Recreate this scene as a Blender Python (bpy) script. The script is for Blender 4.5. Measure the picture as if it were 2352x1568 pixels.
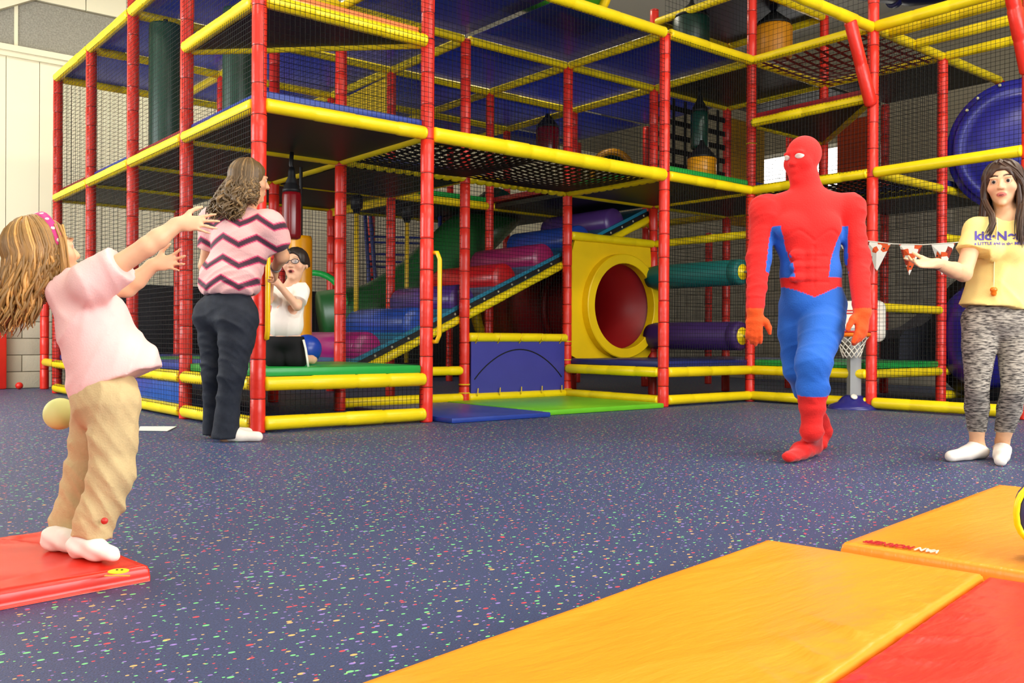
import bpy, bmesh, math, random
import numpy as np
from mathutils import Vector, Matrix, Quaternion
from mathutils.bvhtree import BVHTree
random.seed(7)
for o in list(bpy.data.objects): bpy.data.objects.remove(o, do_unlink=True)
SC = bpy.context.scene
COL = SC.collection

# ------------------------------------------------------------------ camera
MOD = 1.32                                   # bay of the play frame in metres
FPX = 2101.168                               # focal length in pixels of the 2352 px wide frame
YAW, PITCH, ROLL = (math.radians(a) for a in (39.298, -0.16366, 0.29303))
CAM = np.array([-1.89572, -4.30114, 0.4725]) * MOD
_fw = np.array([math.sin(YAW)*math.cos(PITCH), math.cos(YAW)*math.cos(PITCH), math.sin(PITCH)])
_r = np.array([math.cos(YAW), -math.sin(YAW), 0.0]); _u = np.cross(_r, _fw)
_R = math.cos(ROLL)*_r + math.sin(ROLL)*_u; _U = math.cos(ROLL)*_u - math.sin(ROLL)*_r
cd = bpy.data.cameras.new('camera'); cam = bpy.data.objects.new('camera', cd); COL.objects.link(cam)
cd.sensor_width = 36.0; cd.lens = FPX/2352*36.0; cd.clip_start = 0.05; cd.clip_end = 100
cam.matrix_world = Matrix(((_R[0], _U[0], -_fw[0], CAM[0]), (_R[1], _U[1], -_fw[1], CAM[1]), (_R[2], _U[2], -_fw[2], CAM[2]), (0, 0, 0, 1)))
cd.dof.use_dof = False
SC.camera = cam
def W(px, py, d): return Vector(CAM + d*(_fw + _R*(px-1176)/FPX + _U*(784-py)/FPX))
def atz(px, py, z):
    q = _fw + _R*(px-1176)/FPX + _U*(784-py)/FPX; return Vector(CAM + q*(z-CAM[2])/q[2])
FWV, RV, UV_ = Vector(_fw), Vector(_R), Vector(_U)

SC.cycles.max_bounces = 6; SC.cycles.diffuse_bounces = 3; SC.cycles.glossy_bounces = 2; SC.cycles.transmission_bounces = 3; SC.cycles.caustics_reflective = False; SC.cycles.caustics_refractive = False; SC.cycles.use_adaptive_sampling = True; SC.cycles.adaptive_threshold = 0.02
# ------------------------------------------------------------------ world, exposure, big lights
SC.view_settings.view_transform = 'Standard'; SC.view_settings.look = 'None'
SC.view_settings.gamma = 1.0; SC.view_settings.use_curve_mapping = False
SC.view_settings.exposure = 0.0
wd = bpy.data.worlds.new('world'); SC.world = wd; wd.use_nodes = True
wd.node_tree.nodes['Background'].inputs[0].default_value = (0.9, 0.95, 1.0, 1)
wd.node_tree.nodes['Background'].inputs[1].default_value = 0.1
def area(name, loc, target, sx, sy, power, col=(1, 1, 1)):
    l = bpy.data.lights.new(name, 'AREA'); l.shape = 'RECTANGLE'; l.size = sx; l.size_y = sy; l.energy = power; l.color = col
    o = bpy.data.objects.new(name, l); COL.objects.link(o); o.location = loc
    o.rotation_euler = (Vector(target)-Vector(loc)).to_track_quat('-Z', 'Y').to_euler(); return o
DAY = (0.93, 0.97, 1.0); TUBE = (1.0, 0.93, 0.78)
area('window_daylight', (-4.25, 3.2, 2.3), (2, 3.4, 1.0), 4.6, 2.2, 290, DAY)  # unseen area lights added to stand for daylight from outside the view
area('window_daylight', (-6.6, -5.0, 2.4), (0, -3.4, 0.6), 5.0, 2.4, 110, DAY)
area('window_daylight', (1.5, -9.2, 2.4), (1.5, 0, 1.1), 7.0, 2.6, 460, DAY)
LAMPS = [(-2.4, -1.6), (-2.4, -5.0), (0.9, -4.3), (3.6, -4.4), (3.4, -6.8), (5.6, -4.6), (0.6, -7.0), (-2.2, 2.4), (1.2, 4.4), (1.4, 2.6), (5.0, 2.4)]
LPOW = [52, 36, 84, 100, 60, 60, 36, 56, 56, 56, 46]
CEIL = 5.3
for (x, y), pw in zip(LAMPS, LPOW):
    area('ceiling_tube_light', (x, y, CEIL-0.16), (x, y+0.001, 0), 1.25, 0.55, pw, TUBE)

# ------------------------------------------------------------------ materials
def lin(c):
    return tuple(((v/255)/12.92 if v/255 <= 0.04045 else ((v/255+0.055)/1.055)**2.4) for v in c)
MATS = {}
def mat(name, rgb, rough=0.5, spec=0.5, var=0.0, vscale=8.0, bump=0.0, bscale=30.0, metal=0.0, coat=0.0, transl=0.0, emit=0.0, sheen=0.0, attr=None, stretch=None, alpha=1.0, tcol=None):
    if name in MATS: return MATS[name]
    m = bpy.data.materials.new(name); m.use_nodes = True; nt = m.node_tree; N = nt.nodes; L = nt.links
    b = N['Principled BSDF']; c = (*lin(rgb), 1)
    b.inputs['Base Color'].default_value = c; b.inputs['Roughness'].default_value = rough
    b.inputs['Specular IOR Level'].default_value = spec; b.inputs['Metallic'].default_value = metal
    b.inputs['Coat Weight'].default_value = coat; b.inputs['Coat Roughness'].default_value = 0.15
    b.inputs['Sheen Weight'].default_value = sheen; b.inputs['Alpha'].default_value = alpha
    if emit: b.inputs['Emission Color'].default_value = c; b.inputs['Emission Strength'].default_value = emit
    tc = None
    def coords():
        nonlocal tc
        if tc is None:
            g = N.new('ShaderNodeTexCoord'); tc = g.outputs['Object']
            if stretch:
                mp = N.new('ShaderNodeMapping'); mp.inputs['Scale'].default_value = stretch; L.new(tc, mp.inputs[0]); tc = mp.outputs[0]
        return tc
    src = None
    if attr:
        a = N.new('ShaderNodeAttribute'); a.attribute_name = attr; src = a.outputs['Color']; L.new(src, b.inputs['Base Color'])
    if var:
        n = N.new('ShaderNodeTexNoise'); n.inputs['Scale'].default_value = vscale; n.inputs['Detail'].default_value = 4; L.new(coords(), n.inputs['Vector'])
        mr = N.new('ShaderNodeMapRange'); mr.inputs['From Min'].default_value = 0.3; mr.inputs['From Max'].default_value = 0.7
        mr.inputs['To Min'].default_value = 1-var; mr.inputs['To Max'].default_value = 1+var*0.6; L.new(n.outputs['Fac'], mr.inputs['Value'])
        mx = N.new('ShaderNodeVectorMath'); mx.operation = 'SCALE'; L.new(mr.outputs[0], mx.inputs['Scale'])
        if src: L.new(src, mx.inputs[0])
        else: mx.inputs[0].default_value = c[:3]
        L.new(mx.outputs[0], b.inputs['Base Color'])
    if bump:
        n = N.new('ShaderNodeTexNoise'); n.inputs['Scale'].default_value = bscale; n.inputs['Detail'].default_value = 3; L.new(coords(), n.inputs['Vector'])
        bp = N.new('ShaderNodeBump'); bp.inputs['Strength'].default_value = bump; bp.inputs['Distance'].default_value = 0.01
        L.new(n.outputs['Fac'], bp.inputs['Height']); L.new(bp.outputs[0], b.inputs['Normal'])
    if transl:
        t = N.new('ShaderNodeBsdfTranslucent'); t.inputs[0].default_value = (*lin(tcol), 1) if tcol else c
        ms = N.new('ShaderNodeMixShader'); ms.inputs[0].default_value = transl
        L.new(b.outputs[0], ms.inputs[1]); L.new(t.outputs[0], ms.inputs[2]); L.new(ms.outputs[0], N['Material Output'].inputs[0])
    MATS[name] = m; return m

RED = mat('red_vinyl', (232, 48, 34), 0.33, 0.5, 0.06, 5, 0.25, 22)
YEL = mat('yellow_vinyl', (252, 222, 16), 0.36, 0.5, 0.05, 5, 0.25, 20)
BLUE = mat('blue_vinyl', (38, 66, 160), 0.38, 0.5, 0.08, 5, 0.2, 14)
NAVY = mat('navy_vinyl', (30, 42, 112), 0.4, 0.5, 0.08, 5, 0.2, 14)
GREEN = mat('green_vinyl', (30, 160, 66), 0.36, 0.5, 0.06, 5, 0.2, 14)
LIME = mat('lime_vinyl', (110, 200, 40), 0.36, 0.5, 0.1, 3, 0.2, 10)
ORANGE = mat('orange_vinyl', (248, 122, 20), 0.36, 0.5, 0.05, 5, 0.2, 14)
CRIMSON = mat('crimson_vinyl', (150, 24, 34), 0.36, 0.5, 0.06, 5, 0.2, 14)
BLACK = mat('black_board', (30, 30, 28), 0.45, 0.4, 0.1, 3)
NETM = mat('black_net_cord', (16, 17, 18), 0.7, 0.3)
WEB = mat('black_webbing', (14, 14, 16), 0.65, 0.3)
DARK = mat('black_rubber', (20, 20, 22), 0.5, 0.4)
TIE = mat('dark_cable_tie', (70, 14, 12), 0.4, 0.4)
YTIE = mat('yellow_rope', (240, 205, 30), 0.6, 0.3)
CREAM = mat('cream_paint', (238, 230, 200), 0.5, 0.3, 0.03, 1.5)
STEEL = mat('grey_steel', (150, 150, 150), 0.35, 0.5, metal=0.6)
WHITE = mat('white_plastic', (240, 236, 222), 0.35, 0.5)
GREYP = mat('grey_plastic', (150, 152, 152), 0.4, 0.5)

# ------------------------------------------------------------------ mesh helpers
class MB:
    def __init__(s): s.v = []; s.f = []; s.m = []
    def add(s, vs, fs, mi=0):
        k = len(s.v); s.v += [tuple(v) for v in vs]; s.f += [tuple(i+k for i in f) for f in fs]; s.m += [mi]*len(fs); return s
    def box(s, lo, hi, mi=0):
        (a, b, c), (d, e, f) = lo, hi
        return s.add([(a,b,c),(d,b,c),(d,e,c),(a,e,c),(a,b,f),(d,b,f),(d,e,f),(a,e,f)], [(0,3,2,1),(4,5,6,7),(0,1,5,4),(1,2,6,5),(2,3,7,6),(3,0,4,7)], mi)
    def obox(s, c, ax, ay, az, mi=0):                       # box from centre and three half axes
        c, ax, ay, az = (Vector(q) for q in (c, ax, ay, az)); vs = []
        for k in (-1, 1):
            for (i, j) in ((-1,-1),(1,-1),(1,1),(-1,1)): vs.append(c+ax*i+ay*j+az*k)
        return s.add(vs, [(0,3,2,1),(4,5,6,7),(0,1,5,4),(1,2,6,5),(2,3,7,6),(3,0,4,7)], mi)
    def tube(s, pts, rad, n=10, cap=True, mi=0, flat=1.0, up=None):
        pts = [Vector(p) for p in pts]; rad = rad if hasattr(rad, '__len__') else [rad]*len(pts)
        rings = []; prev = None
        for i, p in enumerate(pts):
            t = (pts[min(i+1, len(pts)-1)]-pts[max(i-1, 0)])
            if t.length < 1e-9: t = Vector((0,0,1))
            t.normalize()
            if prev is None:
                a = Vector(up) if up is not None else (Vector((0,0,1)) if abs(t.z) < 0.9 else Vector((1,0,0)))
            else: a = prev
            x = (a-t*a.dot(t))
            if x.length < 1e-6: x = t.orthogonal()
            x.normalize(); y = t.cross(x); prev = x
            rings.append([p+(x*math.cos(2*math.pi*k/n)+y*math.sin(2*math.pi*k/n)*flat)*rad[i] for k in range(n)])
        vs = [v for r in rings for v in r]; fs = []
        for i in range(len(pts)-1):
            for k in range(n): fs.append((i*n+k, i*n+(k+1) % n, (i+1)*n+(k+1) % n, (i+1)*n+k))
        if cap: fs.append(tuple(reversed(range(n)))); fs.append(tuple((len(pts)-1)*n+k for k in range(n)))
        return s.add(vs, fs, mi)
    def lathe(s, prof, c=(0,0,0), axis=(0,0,1), n=24, mi=0, closed=False):   # prof: (radius, height) pairs
        ax = Vector(axis).normalized(); x = ax.orthogonal().normalized(); y = ax.cross(x); c = Vector(c); vs = []
        for (r, h) in prof:
            for k in range(n):
                a = 2*math.pi*k/n; vs.append(c+ax*h+(x*math.cos(a)+y*math.sin(a))*r)
        fs = []; m = len(prof)
        for i in range(m if closed else m-1):
            j = (i+1) % m
            for k in range(n): fs.append((i*n+k, i*n+(k+1) % n, j*n+(k+1) % n, j*n+k))
        if not closed:
            if prof[0][0] > 1e-6: fs.append(tuple(reversed(range(n))))
            if prof[-1][0] > 1e-6: fs.append(tuple((m-1)*n+k for k in range(n)))
        return s.add(vs, fs, mi)
    def build(s, name, mats, parent=None, smooth=False, loc=None):
        me = bpy.data.meshes.new(name); me.from_pydata([tuple(v) for v in s.v], [], s.f)
        for m in (mats if isinstance(mats, (list, tuple)) else [mats]): me.materials.append(m)
        if any(s.m): me.polygons.foreach_set('material_index', s.m)
        if smooth: me.polygons.foreach_set('use_smooth', [True]*len(s.f))
        me.update()
        return link(name, me, parent, loc, smooth)
def link(name, me, parent=None, loc=None, smooth=False, rot=None):
    o = bpy.data.objects.new(name, me); COL.objects.link(o)
    if loc is not None: o.location = loc
    if rot is not None: o.rotation_euler = rot
    if parent is not None: setp(o, parent)
    return o
def wl(o): return Vector(o.location) if o.parent is None else wl(o.parent)+o.matrix_parent_inverse.to_translation()+Vector(o.location)
def setp(o, p):
    q = wl(p); o.parent = p; o.matrix_parent_inverse = Matrix.Translation(-q)
def bevbox(name, lo, hi, r, m, parent=None, seg=2, wob=0.0, cuts=0):
    bm = bmesh.new(); bmesh.ops.create_cube(bm, size=1)
    sx, sy, sz = (hi[i]-lo[i] for i in range(3)); c = [(hi[i]+lo[i])/2 for i in range(3)]
    bmesh.ops.scale(bm, vec=(sx, sy, sz), verts=bm.verts)
    bmesh.ops.bevel(bm, geom=list(bm.edges), offset=r, segments=seg, affect='EDGES', profile=0.6)
    if cuts:
        bmesh.ops.subdivide_edges(bm, edges=[e for e in bm.edges if e.calc_length() > 0.1], cuts=cuts, use_grid_fill=True)
        for v in bm.verts:
            v.co.z += wob*(math.sin(v.co.x*9+lo[0]*3)*math.cos(v.co.y*11+lo[1]*5)+0.6*math.sin(v.co.x*23+v.co.y*17)) if v.co.z > 0 else 0
    bmesh.ops.translate(bm, vec=c, verts=bm.verts)
    me = bpy.data.meshes.new(name); bm.to_mesh(me); bm.free(); me.materials.append(m)
    me.polygons.foreach_set('use_smooth', [True]*len(me.polygons))
    try: me.set_sharp_from_angle(angle=math.radians(50))
    except Exception: pass
    return link(name, me, parent)
def thing(name, label, cat, loc=(0, 0, 0), group=None):
    o = bpy.data.objects.new(name, None); COL.objects.link(o); o.location = loc; o.empty_display_size = 0.1
    return tag(o, label, cat, group)
def tag(o, label=None, cat=None, group=None, kind=None):
    if label: o['label'] = label
    if cat: o['category'] = cat
    if group: o['group'] = group
    if kind: o['kind'] = kind
    return o
def st(o): o['kind'] = 'structure'; return o
# ------------------------------------------------------------------ room shell
X0, X1, Y0, WB, CEILZ = -4.6, 9.9, -9.6, 6.55, CEIL
def carpet():
    m = bpy.data.materials.new('speckled_carpet'); m.use_nodes = True; nt = m.node_tree; N = nt.nodes; L = nt.links; b = N['Principled BSDF']
    tc = N.new('ShaderNodeTexCoord')
    n = N.new('ShaderNodeTexNoise'); n.inputs['Scale'].default_value = 260; n.inputs['Detail'].default_value = 2; L.new(tc.outputs['Object'], n.inputs['Vector'])
    cr = N.new('ShaderNodeValToRGB'); cr.color_ramp.elements[0].position = 0.3; cr.color_ramp.elements[1].position = 0.75
    cr.color_ramp.elements[0].color = (*lin((21, 31, 60)), 1); cr.color_ramp.elements[1].color = (*lin((54, 72, 120)), 1); L.new(n.outputs['Fac'], cr.inputs[0])
    cur = cr.outputs[0]
    for k, (sc, thr, sx, off) in enumerate(((25, 0.135, 0.78, 0.0), (21, 0.12, 0.8, 3.3), (40, 0.12, 0.9, 7.1))):
        mp = N.new('ShaderNodeMapping'); mp.inputs['Location'].default_value = (off, off*1.7, 0); mp.inputs['Rotation'].default_value = (0, 0, math.radians(38+k*6)); mp.inputs['Scale'].default_value = (sx, 1.25, 1)
        L.new(tc.outputs['Object'], mp.inputs[0])
        v = N.new('ShaderNodeTexVoronoi'); v.voronoi_dimensions = '2D'; v.inputs['Scale'].default_value = sc; v.inputs['Randomness'].default_value = 0.95; L.new(mp.outputs[0], v.inputs['Vector'])
        sep = N.new('ShaderNodeSeparateColor'); L.new(v.outputs['Color'], sep.inputs[0])
        r = N.new('ShaderNodeValToRGB'); r.color_ramp.interpolation = 'CONSTANT'; e = r.color_ramp.elements
        e[0].position = 0.0; e[0].color = (*lin((120, 230, 130)), 1); e[1].position = 0.3; e[1].color = (*lin((235, 60, 66)), 1)
        for p, c in ((0.52, (240, 180, 100)), (0.72, (150, 120, 200))): q = e.new(p); q.color = (*lin(c), 1)
        L.new(sep.outputs[0], r.inputs[0])
        # fleck radius varies by cell; a third of the cells stay bare
        mm = N.new('ShaderNodeMath'); mm.operation = 'MULTIPLY'; mm.inputs[1].default_value = thr*1.45; L.new(sep.outputs[1], mm.inputs[0])
        ms = N.new('ShaderNodeMath'); ms.operation = 'SUBTRACT'; ms.inputs[1].default_value = thr*0.3; L.new(mm.outputs[0], ms.inputs[0])
        lt = N.new('ShaderNodeMath'); lt.operation = 'LESS_THAN'; L.new(v.outputs['Distance'], lt.inputs[0]); L.new(ms.outputs[0], lt.inputs[1])
        mx = N.new('ShaderNodeMix'); mx.data_type = 'RGBA'; L.new(lt.outputs[0], mx.inputs[0]); L.new(cur, mx.inputs[6]); L.new(r.outputs[0], mx.inputs[7]); cur = mx.outputs[2]
    L.new(cur, b.inputs['Base Color']); b.inputs['Roughness'].default_value = 0.5; b.inputs['Specular IOR Level'].default_value = 0.55
    b.inputs['Sheen Weight'].default_value = 0.06; b.inputs['Sheen Tint'].default_value = (0.55, 0.65, 1, 1)
    bp = N.new('ShaderNodeBump'); bp.inputs['Strength'].default_value = 0.35; bp.inputs['Distance'].default_value = 0.004; L.new(n.outputs['Fac'], bp.inputs['Height']); L.new(bp.outputs[0], b.inputs['Normal'])
    return m
st(MB().box((X0-2.4, Y0, -0.12), (X1, WB, 0)).build('floor', carpet()))
st(MB().box((X0-2.4, Y0, CEILZ), (X1+0.2, WB+0.2, CEILZ+0.12)).build('ceiling', mat('ceiling_paint', (214, 210, 196), 0.8, 0.2)))
MORTAR = mat('mortar', (150, 142, 122), 0.9, 0.1)
wb = st(MB().box((X0-0.2, WB, 0), (X1+0.2, WB+0.2, CEILZ)).build('wall_back', MORTAR))
BLOCK = mat('painted_block', (206, 198, 172), 0.75, 0.2, 0.04, 3, 0.3, 60)
SIDING = mat('cream_siding', (244, 236, 206), 0.5, 0.3, 0.02, 1.2)
PANELG = mat('grey_acoustic_board', (158, 154, 142), 0.95, 0.1, 0.25, 55, 0.3, 90)
_t = bevbox('block', (-0.196, -0.012, -0.096), (0.196, 0.02, 0.096), 0.008, BLOCK); blk = _t.data
bpy.data.objects.remove(_t)
for r in range(6):                                      # painted blocks along the foot of the wall
    for c in range(-9, 11):
        link('block', blk, wb, (c*0.4+(0.2 if r % 2 else 0)-0.1, WB-0.005, 0.1+r*0.2))
x = X0
while x < X1:                                           # upright siding boards above the blocks
    w = 0.36
    if -1.6 < x < 6.6: MB().box((x, WB-0.03, 1.21), (x+w-0.007, WB+0.01, 4.02)).build('siding_board', SIDING, wb)
    x += w
MB().box((X0, WB-0.012, 1.21), (-1.7, WB+0.01, 4.02)).build('siding_sheet', SIDING, wb)
MB().box((6.9, WB-0.012, 1.21), (X1, WB+0.01, 4.02)).build('siding_sheet', SIDING, wb)
MB().box((X0, WB-0.10, 4.0), (X1, WB, 4.07)).box((X0, WB-0.07, 3.94), (X1, WB, 4.0)).build('ledge', CREAM, wb)
x = -4.4
for x0, x1 in ((-4.4, -2.0), (-1.97, -0.2), (-0.16, 2.6), (2.64, 5.4), (5.44, 8.2)):   # grey boards above the ledge
    MB().box((x0, WB-0.02, 4.08), (x1, WB+0.01, 4.66)).build('acoustic_board', PANELG, wb)
for k in range(14):
    MB().box((-4.4+k*1.0, WB-0.045, 4.68), (-3.41+k*1.0, WB+0.01, CEILZ)).build('siding_board', SIDING, wb)
MB().box((-0.2, WB-0.035, 4.07), (-0.16, WB, 4.68)).build('batten', CREAM, wb)
# raking trim board near the top of the wall
a, b_ = Vector((-1.4, WB-0.08, 3.95)), Vector((0.5, WB-0.08, 5.0)); d = (b_-a).normalized()
MB().obox((a+b_)/2, d*(b_-a).length/2, (0, 0.05, 0), Vector((-d.z, 0, d.x))*0.06).build('rake_board', CREAM, wb)
wr = st(MB().box((X1, Y0, 0), (X1+0.2, WB, CEILZ)).build('wall_right', MORTAR))
GBL = mat('grey_painted_block', (160, 153, 136), 0.8, 0.2, 0.04, 3, 0.3, 60)
_t = bevbox('block', (-0.02, -0.196, -0.096), (0.012, 0.196, 0.096), 0.008, GBL); blk2 = _t.data
bpy.data.objects.remove(_t)
for r in range(13):
    for c in range(14):
        link('block', blk2, wr, (X1+0.005, 0.1+c*0.4+(0.2 if r % 2 else 0), 0.1+r*0.2))
st(MB().box((X0-0.2, -1.2, 0), (X0, WB, CEILZ)).build('wall_left', CREAM))
st(MB().box((X0-2.6, -1.2, 0), (X0-0.2, -1.0, CEILZ)).build('wall_jog', CREAM))
st(MB().box((X0-2.6, Y0, 0), (X0-2.4, -1.2, CEILZ)).build('wall_left_rear', CREAM))
st(MB().box((X0-2.6, Y0-0.2, 0), (X1, Y0, CEILZ)).build('wall_front', CREAM))
GLOW = mat('daylight_pane', (255, 252, 244), 0.3, 0.5, emit=5.0)
# window high on the right wall behind the frame
w1 = st(MB().box((X1-0.05, 1.3, 2.86), (X1-0.01, 3.2, 2.92)).box((X1-0.05, 1.3, 3.5), (X1-0.01, 3.2, 3.56)).box((X1-0.05, 1.3, 2.86), (X1-0.01, 1.36, 3.56)).box((X1-0.05, 3.14, 2.86), (X1-0.01, 3.2, 3.56)).box((X1-0.045, 2.2, 2.86), (X1-0.01, 2.26, 3.56)).build('window_1', WHITE))
for y0, y1 in ((1.36, 2.2), (2.26, 3.14)): MB().box((X1-0.03, y0, 2.92), (X1-0.02, y1, 3.5)).build('pane', GLOW, w1)
for k, (c, sx, sy, sz) in enumerate((((X0+0.02, 3.2, 2.3), 0.02, 2.3, 1.1), ((X0-2.38, -5.0, 2.4), 0.02, 2.5, 1.2), ((1.5, Y0+0.02, 2.4), 3.5, 0.02, 1.3))):  # unseen frames with glowing panes, added behind the off-frame daylight lights
    mb = MB(); h = (sx, sy, sz); ax = 1 if sx < sy else 0
    for e in (-1, 0, 1):
        for q in ((ax, 2), (2, ax)):
            lo = [c[i]-h[i]-0.03 for i in range(3)]; hi = [c[i]+h[i]+0.03 for i in range(3)]; lo[q[0]] = c[q[0]]+e*h[q[0]]-0.04; hi[q[0]] = c[q[0]]+e*h[q[0]]+0.04; mb.box(lo, hi)
    w = st(mb.build('window_%d' % (k+2), WHITE)); MB().box([c[i]-h[i]*0.98 for i in range(3)], [c[i]+h[i]*0.98 for i in range(3)]).build('pane', mat('bright_pane', (250, 252, 255), 0.2, emit=1.5), w)
for x, y in LAMPS:
    t = thing('ceiling_light', 'long fluorescent fixture on the ceiling above the frame and floor', 'lamp', (x, y, CEIL), 'ceiling fluorescent fixtures')
    MB().box((x-0.66, y-0.3, CEIL-0.1), (x+0.66, y+0.3, CEIL)).build('housing', WHITE, t)
    MB().box((x-0.62, y-0.26, CEIL-0.13), (x+0.62, y+0.26, CEIL-0.1)).build('diffuser', mat('lamp_diffuser', (255, 244, 214), 0.5, emit=2.0), t)
# ------------------------------------------------------------------ the climbing frame
ZB, ZL, ZM, ZT, ZH, ZX = 0.0625, 0.321, 2.143, 2.825, 3.457, 4.35
PR = 0.049
frame = thing('climbing_frame', 'large indoor climbing frame of red posts and yellow rails with black netting', 'play frame', (0, 0, 0))
def G(i, j, z=0.0): return Vector((i*MOD, j*MOD, z))
rng = random.Random(3)
def post_mesh(h, r=PR):
    prof = [(r*0.8, 0.0), (r, 0.004)]; z = 0.004; ties = []
    while z < h-0.08:
        seg = 0.2+rng.uniform(-0.04, 0.06); e = min(z+seg, h-0.02); k = 1+rng.uniform(-0.025, 0.03)
        prof += [(r*k, z+0.008), (r*k*1.015, (z+e)/2), (r*k, e-0.006), (r*0.945, e-0.0025), (r*0.945, e+0.0025), (r*k, e+0.006)]; ties.append(len(prof)-3); z = e+0.006
    prof += [(r, h-0.01), (r*0.7, h)]
    m = MB().lathe(prof, n=20)
    for t in ties:
        for k in range(20): m.m[t*20+k] = 1
    return m
_pc = {}
def post(i, j, z0, z1, r=PR, name='post'):
    key = (round(z1-z0, 2), r, rng.randrange(2))
    if key not in _pc:
        o = post_mesh(z1-z0, r).build(name, [RED, TIE], frame, True, G(i, j, z0)); _pc[key] = o.data
    else: o = link(name, _pc[key], frame, G(i, j, z0))
    o.rotation_euler = (0, 0, rng.uniform(0, 6.28)); return o
for ij, top in {(0,0): ZX, (1,0): ZX, (0,1): ZX, (0,2): ZH+0.25, (0,3): ZH, (0,4): ZH, (1,1): ZH, (2,1): ZH, (3,1): ZH, (3,0): ZH,
                (4,0): ZX, (4,-1): ZX, (4,-2): ZX, (5,-1): ZH, (1,2): ZH, (2,2): ZH, (3,2): ZH, (4,1): ZX, (5,0): ZX, (5,1): ZX, (5,2): ZH,
                (4,2): ZH, (6,2): ZM, (2,3): ZH, (1,3): ZH, (1,4): ZH, (2,4): ZH, (3,3): ZH, (3,4): ZH, (4,3): ZH, (4,4): ZH, (6,0): ZH, (6,-1): ZH, (6,1): ZH, (5,3): ZH}.items():
    post(ij[0], ij[1], 0, top)
post(0.06, 4.72, 0, ZL+1.3)
def rail_mesh(p, q, r=0.046, trim=0.03, m=None, parent=None, name='rail', scallop=False):
    p, q = Vector(p), Vector(q); d = (q-p); Lh = d.length; d.normalize(); p = p+d*trim; Lh -= 2*trim
    prof = [(r*0.55, 0), (r*0.9, 0.006), (r, 0.02)]; z = 0.02
    step = 0.11 if scallop else 0.3
    while z < Lh-0.06:
        e = min(z+step*rng.uniform(0.8, 1.2), Lh-0.02); k = 1+rng.uniform(-0.05, 0.05)
        if scallop: prof += [(r*0.72, z+0.002), (r*1.02, z+(e-z)*0.3), (r*1.02, z+(e-z)*0.7), (r*0.72, e-0.002)]
        else: prof += [(r*k, z+0.02), (r*k, e-0.012), (r*0.95, e-0.004)]
        z = e
    prof += [(r, Lh-0.02), (r*0.9, Lh-0.006), (r*0.55, Lh)]
    mb = MB().lathe(prof, p, d, 16)
    return mb.build(name, m or YEL, parent or frame, True)
def rail(a, b, z, r=0.046, off=(0, 0), **k):
    o = Vector((off[0], off[1], 0))
    return rail_mesh(G(*a, z)+o, G(*b, z)+o, r, **k)
OUT = 0.02
for j in range(4):                                        # side facing left
    for z in (ZB, ZL, ZM, ZH): rail((0, j), (0, j+1), z, off=(-OUT, 0))
rail((0, 0), (0, 1), ZT, off=(-OUT, 0))
for z in (ZB, ZL, ZM, ZT): rail((0, 0), (1, 0), z, 0.048, off=(0, -OUT))
rail((1, 0), (3, 0), ZM, 0.058, off=(0, -OUT))
rail((1, 0), (3, 0), ZH, 0.05, off=(0, -OUT)); rail((3, 0), (4, 0), ZH, 0.05, off=(0, -OUT))
for z in (ZB, ZL, ZM): rail((3, 0), (4, 0), z, off=(0, -OUT))
for z in (ZB, ZL, ZM): rail((3, 1), (3, 0), z, off=(-OUT, 0))
for z in (ZB, 0.637): rail((2, 1), (3, 1), z, 0.043, off=(0, -OUT))
rail((1, 1), (2, 1), ZB); rail((3, 1), (4, 1), 1.70, 0.045, off=(0, -OUT)); rail((4, 1), (4, 0), 1.70, 0.042)
rail((1, 1), (3, 1), ZM, 0.046, scallop=True); rail((3, 1), (3, 0), ZM, 0.03, off=(0.08, 0), scallop=True)
for z in (ZB, ZL, ZM, ZT, ZH): rail((4, 0), (4, -1), z, off=(-OUT, 0))
for z in (ZB, ZM, ZH): rail((4, -1), (4, -2), z, 0.05, off=(-OUT, 0))
rail((1, 0), (1, 1), ZM); rail((1, 1), (1, 2), ZM)
for j in (1, 2, 3, 4):
    rail((0, j), (1, j), ZM); rail((0, j), (1, j), ZH); rail((0, j), (1, j), ZL)
for i in (1, 2, 3, 4):
    for j in range(0 if i > 1 else 0, 4):
        if not (i == 2 and j == 0): rail((i, j), (i, j+1), ZH, 0.042)
for j in (1, 2, 3, 4):
    for i in (1, 2, 3): rail((i, j), (i+1, j), ZH, 0.042)
rail((1, 2), (2, 2), ZM); rail((2, 2), (3, 2), ZM); rail((3, 2), (4, 2), ZM)
for a, b in (((3, 1), (4, 1)), ((4, 1), (4, 0)), ((4, 1), (5, 1)), ((4, 0), (5, 0)), ((5, 0), (5, 1)), ((4, -1), (5, -1)), ((5, -1), (5, 0)), ((5, -1), (6, -1))):
    rail(a, b, ZM, 0.042); rail(a, b, ZH, 0.042)
for a, b in (((1, 3), (2, 3)), ((2, 3), (3, 3)), ((2, 2), (2, 3)), ((2, 1), (2, 2)), ((5, 1), (5, 2)), ((4, 2), (5, 2)), ((3, 3), (4, 3))): rail(a, b, ZM, 0.042)
for a, b in (((4, -1), (5, -1)), ((4, 0), (5, 0)), ((5, -1), (5, 0)), ((3, 1), (4, 1)), ((4, 0), (4, 1)), ((1, 1), (2, 1)), ((1, 0), (1, 1)), ((4, 1), (5, 1)), ((5, -1), (6, -1)), ((5, 0), (6, 0))): rail(a, b, ZL, 0.042)
rail((4, -1), (5, -1), 0.93, 0.042); rail((5, -1), (6, -1), 0.085, 0.046); rail((5, -1), (6, -1), 1.66, 0.042)
rail((4, 0), (5, 0), ZT, 0.042)
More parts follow.
